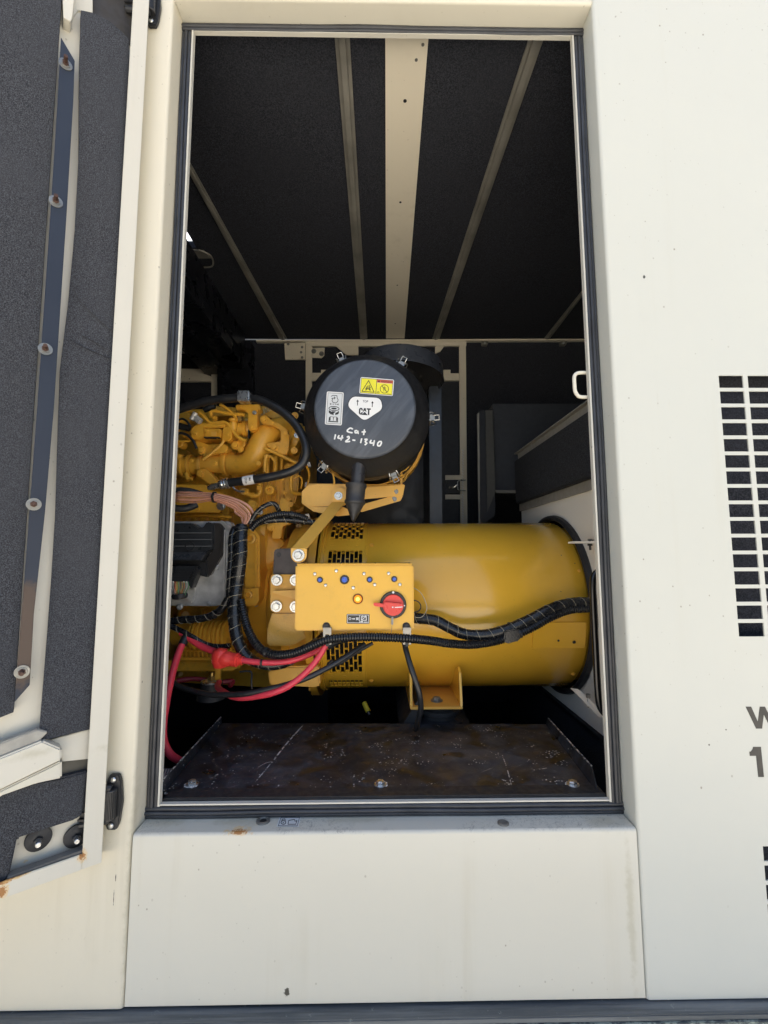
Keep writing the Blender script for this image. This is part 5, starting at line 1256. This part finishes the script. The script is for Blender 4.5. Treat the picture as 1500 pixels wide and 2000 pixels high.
# ================================================================ control module at the left
YM = .50
em = thing('engine_control_module', 'cast aluminium control module with ribbed black connector cover and coloured wires', 'control module', at(390, 1190, .54))
g = G(); g.px([(320, 1018), (447, 1018), (453, 1030), (452, 1160), (444, 1178), (420, 1184), (320, 1183)], YM + .03, .05, .004); g.build('module_body', m_alu, em)
for pl_ in ([(437, 1034), (440, 1034), (438, 1165), (434, 1165)], [(443, 1040), (450, 1046), (448, 1158), (441, 1165)], [(430, 1016), (437, 1018), (452, 1032), (446, 1032)]):
    g = G(); g.px(pl_, YM + .018, .014, .0015); g.build('module_rib', m_alu, em)
for q, r_ in (((422, 1108), 6), ((352, 1185), 6), ((408, 1178), 3)):
    g = G(); g.lathe(at(*q, YM + .03), FR, [(pr(r_, YM), 0), (pr(r_, YM), .006), (pr(r_ * .6, YM), .009), (.0001, .009)], 20); g.build('module_boss', m_alu, em)
g = G(); g.px([(364, 1150), (376, 1150), (381, 1140), (379, 1168), (374, 1178), (362, 1168)], YM + .018, .012, .002); g.build('module_rib', m_alu, em)
g = G(); g.px([(332, 1022), (374, 1022), (388, 1031), (396, 1030), (404, 1019), (414, 1022), (414, 1073), (402, 1078), (394, 1096), (330, 1096), (339, 1072), (339, 1050), (331, 1050)], YM - .015, .05, .003); m_cov = simple('cover_black', (.03, .033, .037), .34, 0, .3, 30, .2); cv = g.build('connector_cover', m_cov, em)
g = G(); g.px([(414, 1021), (428, 1022), (436, 1032), (434, 1078), (430, 1088), (410, 1124), (402, 1124), (403, 1090), (414, 1078)], YM + .008, .03, .003); g.build('cover_side', simple('warm_black', (.026, .023, .021), .45), em)
g = G(); g.px([(334, 1096), (394, 1096), (402, 1100), (404, 1128), (384, 1122), (388, 1106), (334, 1106)], YM - .005, .03, .003); g.build('cover_skirt', m_blk, em)
for y_ in (1040, 1053, 1066):
    g = G(); g.px([(332 if y_ < 1050 else 340, y_), (413, y_), (413, y_ + 1.3), (332 if y_ < 1050 else 340, y_ + 1.3)], YM - .018, .004); g.build('cover_rib', simple('rib_grey', (.16, .165, .17), .4), cv)
c = at(371.5, 1067, YM - .0155); g = G(); g.lathe(c, FR, [(pr(9, YM), 0), (pr(9, YM), .004), (pr(7.5, YM), .004), (pr(7.2, YM), -.002), (.0001, -.002)], 24); g.build('cover_socket', m_blk, cv)
g = G(); g.disc(c - Vector((0, .0000, 0)) + Vector((0, .0019, 0)), FR, pr(7, YM), .0004, 20); g.build('socket_hole', m_black, cv)
g = G(); g.slab([at(*p) for p in ((339, 1078, YM - .016), (403, 1078, YM - .016), (393, 1094, YM - .045), (331, 1094, YM - .045))], (0, .012, 0), .002); g.build('cover_apron', simple('apron_black', (.055, .06, .065), .3, 0, .2, 30, .1), cv)
g = G(); g.px([(342, 1105), (382, 1106), (366, 1136), (331, 1136)], YM - .035, .04, .002); cn = g.build('plug', m_cov, em)
g = G(); g.px([(382, 1107), (388, 1112), (373, 1150), (366, 1140)], YM - .030, .04, .002); g.build('plug_side', m_blk, em)
for y_ in (1112, 1117, 1122, 1127): g = G(); g.px([(340, y_), (378, y_), (377, y_ + 1.2), (339, y_ + 1.2)], YM - .038, .004); g.build('plug_rib', m_rub, cn)
g = G(); g.lathe(at(351, 1162, YM - .02), (.1, 0, -1), [(pr(13.5, YM), -.004), (pr(14.5, YM), .002), (pr(13, YM), .011), (pr(8, YM), .014), (.0001, .014)], 24); g.build('wire_boot', m_rub, em)
for i, (x0, x1, mt) in enumerate(((335, 342, m_white), (338, 345, m_lblg), (341, 343, m_wo), (343, 347, m_red), (345, 346, m_wy), (348, 350, m_wg), (352, 351, m_pink), (356, 352, m_wy), (359, 354, m_wo), (362, 356, m_wg), (365, 359, m_white), (367, 361, m_wg), (353, 349, m_black), (347, 344, m_wy))):
    g = G(); yb_ = YM - .025 - .004 * (i % 3); g.tube(P3([(x0, 1136, yb_), (x0 + (i % 3 - 1) * 1.5, 1146, yb_ - .004), ((x0 + x1) / 2, 1154, yb_ - .003), (x1, 1164, yb_ + .004)]), .0011, 7); g.build('lead', mt, em)
for x_ in (333, 338, 359, 364): g = G(); g.ball(at(x_, 1136.5, YM - .034), .0024); g.build('lead_seal', m_white, em)

# ================================================================ hoses, harnesses and cables
def cable(name, pts, r, mat, label, cat, group=None, ties=(), seg=14, corr=0, spiral=0, Y=None, step=.006):
    P_ = P3([(*p, Y) if len(p) == 2 else p for p in pts]); mid_ = P_[len(P_) // 2]; t = thing(name, label, cat, mid_[0] if len(mid_) == 2 else mid_, group)
    g = G()
    if corr:
        pth = path(P_, r, 8, True, corr / 4); g.sweep(pth, seg, True, lambda i, L: 1.0 if (L / corr) % 1 < .55 else .80)
    else: pth = path(P_, r, 8, True, step); g.sweep(pth, seg, True, lambda i, L: 1 + .02 * math.sin(L * 90))
    g.build('sheath', mat, t, smooth=60 if not corr else 45)
    if spiral:
        fr_ = frames([p for p, _ in pth]); L = 0; hp = []
        for i, (p, rr) in enumerate(pth):
            if i: L += (p - pth[i - 1][0]).length
            hp.append((L, p, fr_[i], rr))
        pts_ = []; m = int(hp[-1][0] / spiral * 18); j = 0
        for k in range(m):
            LL = hp[-1][0] * k / m
            while j < len(hp) - 2 and hp[j + 1][0] < LL: j += 1
            u = (LL - hp[j][0]) / max(1e-9, hp[j + 1][0] - hp[j][0]); p = hp[j][1].lerp(hp[j + 1][1], u); a = 2 * math.pi * LL / spiral + .9 * math.sin(LL * 23 + r * 900)
            pts_.append(p + (hp[j][2][0] * math.cos(a) + hp[j][2][1] * math.sin(a)) * (hp[j][3] * 1.03))
        if len(pts_) > 2: g = G(); g.tube(pts_, .00065, 5, spline=False); g.build('binding_thread', m_thread, t)
    for f in ties:
        i = int(f * (len(pth) - 1)); i = max(1, min(len(pth) - 2, i)); p = pth[i][0]; d = (pth[i + 1][0] - pth[i - 1][0]).normalized(); rr = pth[i][1]
        g = G(); g.lathe(p - d * .003, d, [(rr * .9, 0), (rr * 1.13, 0), (rr * 1.13, .006), (rr * .9, .006)], 18); g.box(p.x - .003, p.x + .003, p.y - rr * 1.1 - .005, p.y - rr * 1.0, p.z - .004, p.z + .004, .001); g.build('cable_tie', m_blk, t)
    return t
# thick rubber hose looping in front of the engine
hs = cable('rubber_hose', [(322, 808, .60), (345, 801, .60), (372, 792, .60), (405, 783, .60), (440, 779, .60), (478, 777, .60), (512, 783, .59), (545, 800, .58), (572, 823, .57), (590, 850, .56), (598, 878, .55), (592, 903, .55), (572, 919, .55), (540, 929, .555), (500, 936, .56), (446, 943, .57)], pr(8.6, .58), m_hose, 'thick black rubber hose looping round the yellow elbow pipe', 'hose')
g = G(); c = at(478, 777, .595); g.box(c.x - pr(12, .6), c.x + pr(12, .6), .575, .615, c.z - pr(10, .6), c.z + pr(11.5, .6), .003); g.build('hose_clamp', m_zinc, hs)
g = G(); a, b = at(446, 943, .57), at(404, 954, .57); d = b - a
g.lathe(a, d, [(pr(7, .57), -.004), (pr(11, .57), 0), (pr(11, .57), .006), (pr(9, .57), .007), (pr(10.5, .57), .011), (pr(10.5, .57), .016), (pr(8.5, .57), .017), (pr(9.5, .57), .022), (pr(9, .57), .030), (pr(6, .57), .038), (pr(6, .57), .06), (pr(4, .57), .075)], 20); g.build('hose_fitting', m_zinc, hs, smooth=25)
a, b = at(476, 939.5, .563), at(497, 936, .561); g = G(); g.lathe(a, b - a, [(pr(9, .56), 0), (pr(9.3, .56), 0), (pr(9.3, .56), (b - a).length), (pr(9, .56), (b - a).length)], 24); ht = g.build('hose_tag', m_white, hs)
ftg = frame(482.5, 944.5, -97)
def tagp(px, py, k=1): return at(px, py, .5405)
put_text('tag_print', '4322', 0, -3.6, 12, 3.8, ftg, tagp, m_black, ht, .01)
put_text('tag_print', 'PM', 5, 4.6, 6, 3.6, ftg, tagp, m_black, ht, .01)
# bundle of pink wires
wb = thing('wire_bundle', 'bundle of loose pink wires tied in front of the control module', 'wire bundle', at(420, 975, .47))
rr_ = random.Random(5)
m_pink2 = simple('pale_pink_wire', (0.86, 0.50, 0.36), 0.38, 0, 0.1, 60, 0.05); m_pink3 = simple('dull_pink_wire', (0.58, 0.27, 0.18), 0.45, 0, 0.1, 60, 0.05)
for i in range(15):
    k = i / 14; yv = 961 + 21 * k; dy = rr_.uniform(-1.5, 1.5); Y0_ = .47 + .014 * math.sin(k * 3.1) * -1 + rr_.uniform(-.006, .006)
    xo = 496 - 22 * k + rr_.uniform(-2, 2)
    P_ = P3([(341 + 6 * abs(k - .5), 972 + (yv - 972) * .8, Y0_ + .01), (352, yv + dy - 1, Y0_), (385, 972 + (yv - 972) * 1.0 + dy, Y0_), (418, 971 + (yv - 971) * .72, Y0_), (455, 974 + 17 * k + (4 * (k - .5)), Y0_), (xo - 14, 985 + 16 * k, Y0_), (xo - 2, 1000 + 10 * k, Y0_), (xo - 3 + 2 * k, 1014, Y0_), (479 - 8 * k + 2, 1026, Y0_), (477 - 9 * k, 1040, Y0_)])
    g = G(); g.tube(P_, .00155, 7, 6); g.build('pink_wire', (m_pink, m_pink2, m_pink3)[i % 3], wb)
g = G(); c = at(419, 971, .465); g.lathe(c - Vector((.004, 0, 0)), (1, 0, -.05), [(.0165, 0), (.019, 0), (.019, .007), (.0165, .007)], 20); g.box(c.x - .004, c.x + .004, .44, .448, c.z - .004, c.z + .005, .001); g.build('cable_tie', m_blk, wb)
# black loops behind the bundle
cable('coiled_cable', [(322, 965, .52), (345, 957, .52), (370, 958, .53), (395, 965, .55)], pr(5, .53), m_rub, 'short black cable passing behind the pink wires above', 'cable')
cable('coiled_cable', [(322, 985, .52), (340, 992, .52), (362, 993, .53), (384, 985, .55)], pr(7, .53), m_rub, 'fat black cable drooping below the pink wires', 'cable')
# vertical harness
cable('wiring_harness', [(472, 1026, .46, 11), (470, 1050, .45, 13), (469, 1090, .44, 13), (464, 1130, .44, 12.5), (459, 1170, .43, 12), (458, 1210, .42, 12), (464, 1248, .41, 11.5), (480, 1280, .40, 10.5), (510, 1297, .40, 9), (545, 1299, .40, 8), (580, 1284, .40, 8), (612, 1260, .42, 7.5), (632, 1240, .45, 7)], .015, m_con, 'thick black wrapped wiring harness hanging down beside the control module', 'wiring harness', 'wrapped wiring harnesses', (.02, .42), spiral=.034)
cable('wiring_harness', [(460, 1030, .47), (453, 1048, .46), (452, 1090, .455), (449, 1130, .45), (448, 1165, .45), (452, 1195, .44)], pr(6.5, .45), m_con, 'thin wrapped harness running close along the left of the thick one', 'wiring harness', 'wrapped wiring harnesses', (), spiral=.030)
cable('wiring_harness', [(322, 1216, .47), (350, 1211, .47), (385, 1209, .46), (412, 1203, .46), (432, 1190, .45), (446, 1168, .45)], pr(7, .46), m_con, 'wrapped harness sagging under the aluminium control module', 'wiring harness', 'wrapped wiring harnesses', (.7,), spiral=.034)
cable('wiring_harness', [(322, 1218, .44), (345, 1228, .44), (372, 1242, .43), (400, 1258, .43), (425, 1263, .43), (450, 1261, .43)], pr(5, .44), m_con, 'narrow wrapped harness crossing above the red cable at lower left', 'wiring harness', 'wrapped wiring harnesses', (), spiral=.036)
cable('wiring_harness', [(490, 1030, .47), (505, 1021, .47), (530, 1016, .47), (560, 1015, .48), (590, 1018, .50), (615, 1021, .52)], pr(6, .48), m_con, 'wrapped harness running right below the corrugated tube near the strut', 'wiring harness', 'wrapped wiring harnesses', (.7,), spiral=.034)
cable('wiring_harness', [(488, 1024, .46), (496, 1008, .46), (508, 994, .46), (524, 985, .46), (536, 984, .47), (543, 993, .48), (546, 1004, .50)], pr(4.6, .47), m_con, 'small arched harness loop right of the pink wires', 'wiring harness', 'wrapped wiring harnesses', (), spiral=.028)
cable('wiring_harness', [(805, 1206, .47), (822, 1208, .46), (850, 1212, .45), (878, 1226, .44), (905, 1238, .44), (935, 1241, .43), (965, 1237, .43), (1000, 1226, .43), (1040, 1208, .43), (1075, 1190, .43), (1105, 1180, .44), (1135, 1177, .45), (1175, 1178, .46)], pr(10.5, .44), m_con, 'wrapped harness sweeping right across the alternator from the control box', 'wiring harness', 'wrapped wiring harnesses', (.5,), spiral=.036)
cable('corrugated_conduit', [(490, 1034, .45), (505, 1019, .45), (528, 1008, .45), (555, 1004, .46), (580, 1007, .48), (600, 1014, .50)], pr(6.5, .46), m_con, 'short corrugated tube arching right of the pink wires', 'conduit', 'corrugated conduits', (.72,), corr=.0072)
cable('corrugated_conduit', [(470, 1172, .42), (476, 1200, .41), (484, 1228, .40), (498, 1255, .38), (516, 1272, .36), (540, 1279, .345), (575, 1275, .335), (610, 1261, .325), (640, 1249, .318), (680, 1245, .316), (720, 1244, .316), (760, 1245, .316), (796, 1247, .316), (840, 1251, .34), (880, 1257, .37), (920, 1259, .39), (960, 1254, .41), (1000, 1243, .42), (1040, 1226, .42), (1075, 1206, .42), (1110, 1192, .43), (1140, 1189, .44), (1175, 1187, .45)], pr(8.3, .36), m_con, 'long corrugated black conduit clipped under the control box', 'conduit', 'corrugated conduits', (.15, .75, .775), corr=.0078)
g = G(); 
tp = thing('tape_wrap', 'black tape wrap joining harness and conduit in front of the alternator', 'tape', at(1003, 1245, .42)); g.slab([at(*p, .40) for p in ((987, 1232), (1012, 1228), (1018, 1243), (1015, 1252), (990, 1258), (984, 1252))], (0, .03, 0), .004); g.build('tape', m_con, tp)
# behind the conduit, under the box
cable('black_cable', [(640, 1262, .43), (665, 1250, .43), (700, 1243, .43), (735, 1246, .44)], pr(7, .43), m_rub, 'short black cable bunched behind the conduit under the control box', 'cable', None, (.3, .6))
cable('black_cable', [(622, 1250, .45), (606, 1262, .44), (585, 1280, .43), (560, 1294, .42)], pr(7, .43), m_rub, 'black cable slanting down left from under the control box', 'cable')
cable('black_cable', [(650, 1290, .40), (640, 1300, .40), (662, 1296, .41), (700, 1272, .42), (728, 1256, .43)], pr(3.4, .41), m_rub, 'thin black lead over the lower slotted alternator band', 'cable')
cable('black_cable', [(322, 1320, .42), (345, 1338, .40), (372, 1348, .38), (405, 1356, .36), (440, 1357, .35), (480, 1355, .34), (520, 1347, .335), (560, 1337, .33), (600, 1324, .33), (640, 1304, .34), (675, 1283, .36), (712, 1258, .40)], pr(5.2, .36), m_hose, 'long black battery cable sagging below the engine', 'cable')
cable('black_cable', [(789, 1250, .38), (793, 1270, .36), (801, 1298, .34), (811, 1328, .33), (819, 1355, .33), (822, 1380, .34), (819, 1400, .36), (812, 1424, .42)], pr(5.4, .35), m_hose, 'black cable dropping from the conduit past the alternator foot', 'cable')
# red cables
cable('battery_cable', [(354, 1236, .44), (372, 1248, .43), (395, 1263, .42), (425, 1275, .40)], pr(6.2, .42), m_redc, 'short red battery cable running down into the red boot', 'battery cable', 'red battery cables')
cable('battery_cable', [(470, 1289, .37), (500, 1293, .365), (540, 1294, .36), (570, 1290, .36), (600, 1280, .37), (625, 1268, .39)], pr(5.4, .37), m_redc, 'red battery cable leaving the right side of the red boot', 'battery cable', 'red battery cables', (.28,))
cable('battery_cable', [(637, 1258, .34), (626, 1278, .335), (610, 1300, .33), (588, 1322, .325), (560, 1342, .32), (530, 1354, .325), (495, 1361, .34), (460, 1362, .36), (438, 1352, .42), (425, 1342, .47), (428, 1332, .50)], pr(5.8, .34), m_redc, 'red battery cable curving down left from the box clip', 'battery cable', 'red battery cables')
cable('battery_cable', [(368, 1236, .44), (360, 1250, .43), (349, 1275, .40), (338, 1310, .36), (329, 1350, .32), (321, 1395, .28), (318, 1430, .26), (322, 1455, .26), (334, 1475, .27), (352, 1486, .29), (372, 1494, .32)], pr(6.6, .36), m_redc, 'red battery cable hanging in a long bow down the left edge of the doorway', 'battery cable', 'red battery cables')
sl = thing('cable_sleeve', 'dark grey sleeve at the top of the hanging red cable', 'sleeve', at(362, 1248, .43)); g = G(); g.tube(P3([(367, 1238, .438), (361, 1248, .43), (356, 1259, .42)]), pr(7.6, .43), 16); g.build('sleeve', m_hose, sl)
bt = thing('terminal_boot', 'red rubber terminal boot above the engine mount', 'terminal boot', at(445, 1288, .39))
a, b = at(428, 1285, .385), at(479, 1291, .37); g = G(); g.lathe(a, b - a, [(.0001, -.004), (pr(13, .38), -.002), (pr(14, .38), .012), (pr(14, .38), .034), (pr(12.5, .38), .038), (pr(12.5, .38), .060), (pr(10, .38), .062), (pr(10, .38), .067), (pr(8, .38), .068), (pr(8, .38), .078), (pr(5.5, .38), .079)], 28)
g.build('boot_sleeve', m_red, bt, smooth=50); g = G(); g.lathe(at(430, 1265, .385), (0, .05, -1), [(.0001, 0), (pr(13, .38), .006), (pr(15.5, .38), .022), (pr(15.5, .38), .040), (pr(12, .38), .058), (.0001, .064)], 28); g.build('boot_cap', m_red, bt, smooth=60)
cable('black_cable', [(468, 1312, .45), (490, 1312, .45), (491, 1330, .44), (492, 1345, .44)], pr(2, .44), m_rub, 'thin dark strap hanging under the wrapped harness', 'cable')
cable('battery_cable', [(345, 1330, .62), (380, 1326, .64), (430, 1332, .66), (455, 1330, .68), (448, 1340, .66)], pr(4.5, .64), simple('dark_red_cable', (.30, .02, .04), .4), 'dark red cable far back under the oil pan', 'battery cable', 'red battery cables')

# black bent tube at the right of the doorway
bh = thing('bent_tube', 'black glossy bent tube handle standing by the right door lip', 'tube', at(1165, 1400, .22))
g = G(); g.tube(P3([(1178, 1113, .20), (1168, 1116, .20), (1160, 1126, .20), (1158, 1142, .20), (1159, 1180, .20), (1163, 1260, .20), (1167, 1340, .20), (1170, 1372, .20), (1176, 1388, .20), (1188, 1400, .20)]), pr(6, .2), 16, 8); g.build('tube_body', simple('gloss_black', (.01, .01, .011), .18, 0, .1, 30, .02), bh, smooth=60)
# little white tabs holding the outlet trim
tb = thing('trim_tab', 'small white bolted tab at the upper right of the outlet ring', 'tab', at(1150, 1060, .5)); g = G(); g.slab([at(*p) for p in ((1124, 1057, .50), (1172, 1057, .42), (1172, 1061, .42), (1124, 1061, .50))], (0, .06, 0), .0008); g.build('tab_plate', m_bulk, tb)
g = G(); c = at(1152, 1057, .48); g.cyl(c + Vector((0, 0, .004)), c + Vector((0, 0, -.030)), .0035, 10); g.cyl(c + Vector((0, 0, -.008)), c + Vector((0, 0, -.016)), .008, 6); g.build('tab_bolt', m_blk, tb)
g = G(); g.cyl(c + Vector((0, 0, .001)), c + Vector((0, 0, .008)), .007, 6); g.cyl(c + Vector((.012, 0, .001)), c + Vector((.012, 0, .006)), .005, 6); g.build('tab_nut', m_steel, tb)
tb = thing('trim_tab', 'small white bolted tab at the lower right of the outlet ring', 'tab', at(1150, 1370, .4)); g = G(); g.slab([at(*p) for p in ((1118, 1347, .50), (1134, 1349, .46), (1190, 1402, .30), (1190, 1412, .30), (1170, 1400, .36))], (0, .02, 0), .001); g.build('tab_plate', m_bulk, tb)
g = G(); c = at(1149, 1363, .42); g.cyl(c, c + Vector((0, 0, .012)), .007, 6); g.cyl(c + Vector((0, 0, -.03)), c, .0035, 10); g.build('tab_bolt', m_steel, tb)

# ================================================================ black cover plate at the bottom
zp = at(743, 1548, .085).z
cpt = thing('battery_cover', 'scuffed black steel cover plate with three bolts just inside the doorway', 'cover plate', (0, .25, zp - .02))
q = [(322, 1547), (1168, 1549), (1066, 1414), (434, 1412)]
Q = [atz(*p, zp) for p in q]
g = G(); g.slab(Q, (0, 0, -.004), .0006); g.build('plate_top', m_plate, cpt)
g = G(); g.slab([Q[0], Q[3], Q[3] + Vector((-.004, 0, .018)), Q[0] + Vector((-.004, 0, .028))], (-.003, 0, 0), .0005); g.build('side_flange', m_plate, cpt)
g = G(); g.slab([Q[0] + Vector((-.0035, 0, .0285)), Q[3] + Vector((-.0035, 0, .0185)), Q[3] + Vector((-.0065, 0, .0185)), Q[0] + Vector((-.0065, 0, .0285))], (0, 0, .0016)); g.build('flange_edge', m_edge, cpt)
g = G(); g.slab([Q[1], Q[2], Q[2] + Vector((.006, 0, .018)), Q[1].lerp(Q[2], .15) + Vector((.010, 0, .030))], (.003, 0, 0), .0005); g.build('side_flange', m_plate, cpt)
g = G(); g.slab([Q[2] + Vector((.006, 0, .0185)), Q[1].lerp(Q[2], .15) + Vector((.010, 0, .0305)), Q[1].lerp(Q[2], .15) + Vector((.0135, 0, .0305)), Q[2] + Vector((.0095, 0, .0185))], (0, 0, .0016)); g.build('flange_edge', m_edge, cpt)
g = G(); g.slab([Q[0] + Vector((0, -.003, -.0005)), Q[1] + Vector((0, -.003, -.0005)), Q[1] + Vector((0, -.0008, -.0005)), Q[0] + Vector((0, -.0008, -.0005))], (0, 0, -.003)); g.build('front_edge', m_edge, cpt)
g = G(); g.box(Q[0].x + .01, Q[1].x - .01, Q[0].y + .002, Q[2].y - .02, ZBASE, zp - .006); g.build('plate_support', m_navy, cpt)
for ln, w_ in (([(592, 1416), (560, 1452), (530, 1490)], .0022), ([(528, 1492), (498, 1528)], .0010), ([(981, 1475), (990, 1500), (1001, 1543)], .0012), ([(1068, 1500), (1042, 1504)], .0013), ([(505, 1498), (520, 1490), (540, 1486)], .0009)):
    g = G(); pts = [atz(*p, zp + .0003) for p in ln]; g.tube(pts, w_, 5); g.v = [(v[0], v[1], zp + .0002 + (v[2] - zp) * .1) for v in g.v]; g.build('scratch', m_edge, cpt)
for x_, y_ in ((375, 1532), (743, 1533), (1119, 1533)):
    c = atz(x_, y_, zp); fasten('bolt', me_zbolt, c, (0, 0, 1), .0105, cpt)
    g = G(); rr_ = random.Random(int(x_)); 
    n = 26; V = []
    a0_ = rr_.random() * 6
    for k in range(n + 1):
        a = a0_ + 4.6 * k / n; r1 = .0155 + rr_.uniform(-.001, .001); r2 = r1 + rr_.uniform(.001, .0045)
        V += [c + Vector((math.cos(a) * r1, math.sin(a) * r1, .0006)), c + Vector((math.cos(a) * r2, math.sin(a) * r2, .0006))]
    g.add(V, [(2 * k, 2 * k + 1, 2 * k + 3, 2 * k + 2) for k in range(n)]); g.build('chipped_paint', m_white, cpt, smooth=0)
mk = thing('paint_marker', 'small yellow marker lying in the dark gap under the alternator', 'marker', at(715, 1383, .62)); g = G(); g.cyl(at(711, 1372, .62), at(719, 1390, .60), .009, 12); g.build('marker_body', m_marker, mk); g = G(); g.cyl(at(719, 1390, .60), at(722, 1396, .595), .006, 12); g.build('marker_cap', m_black, mk)
ST = thing('battery', 'grey battery top in the dark left of the cover plate', 'battery', at(320, 1520, .2)); g = G(); g.slab([at(*p) for p in ((300, 1528, .14), (324, 1528, .14), (338, 1500, .26), (300, 1500, .26))], (0, 0, -.02), .002); g.build('battery_lid', simple('battery_grey', (.12, .13, .15), .5), ST)
g = G()
for k in range(5): g.slab([at(*p) for p in ((306 + k * 5, 1526, .14), (308 + k * 5, 1526, .14), (316 + k * 5, 1504, .25), (314 + k * 5, 1504, .25))], (0, 0, .003))
tag(g.build('lid_ribs', m_lblg, ST), kind='stuff')
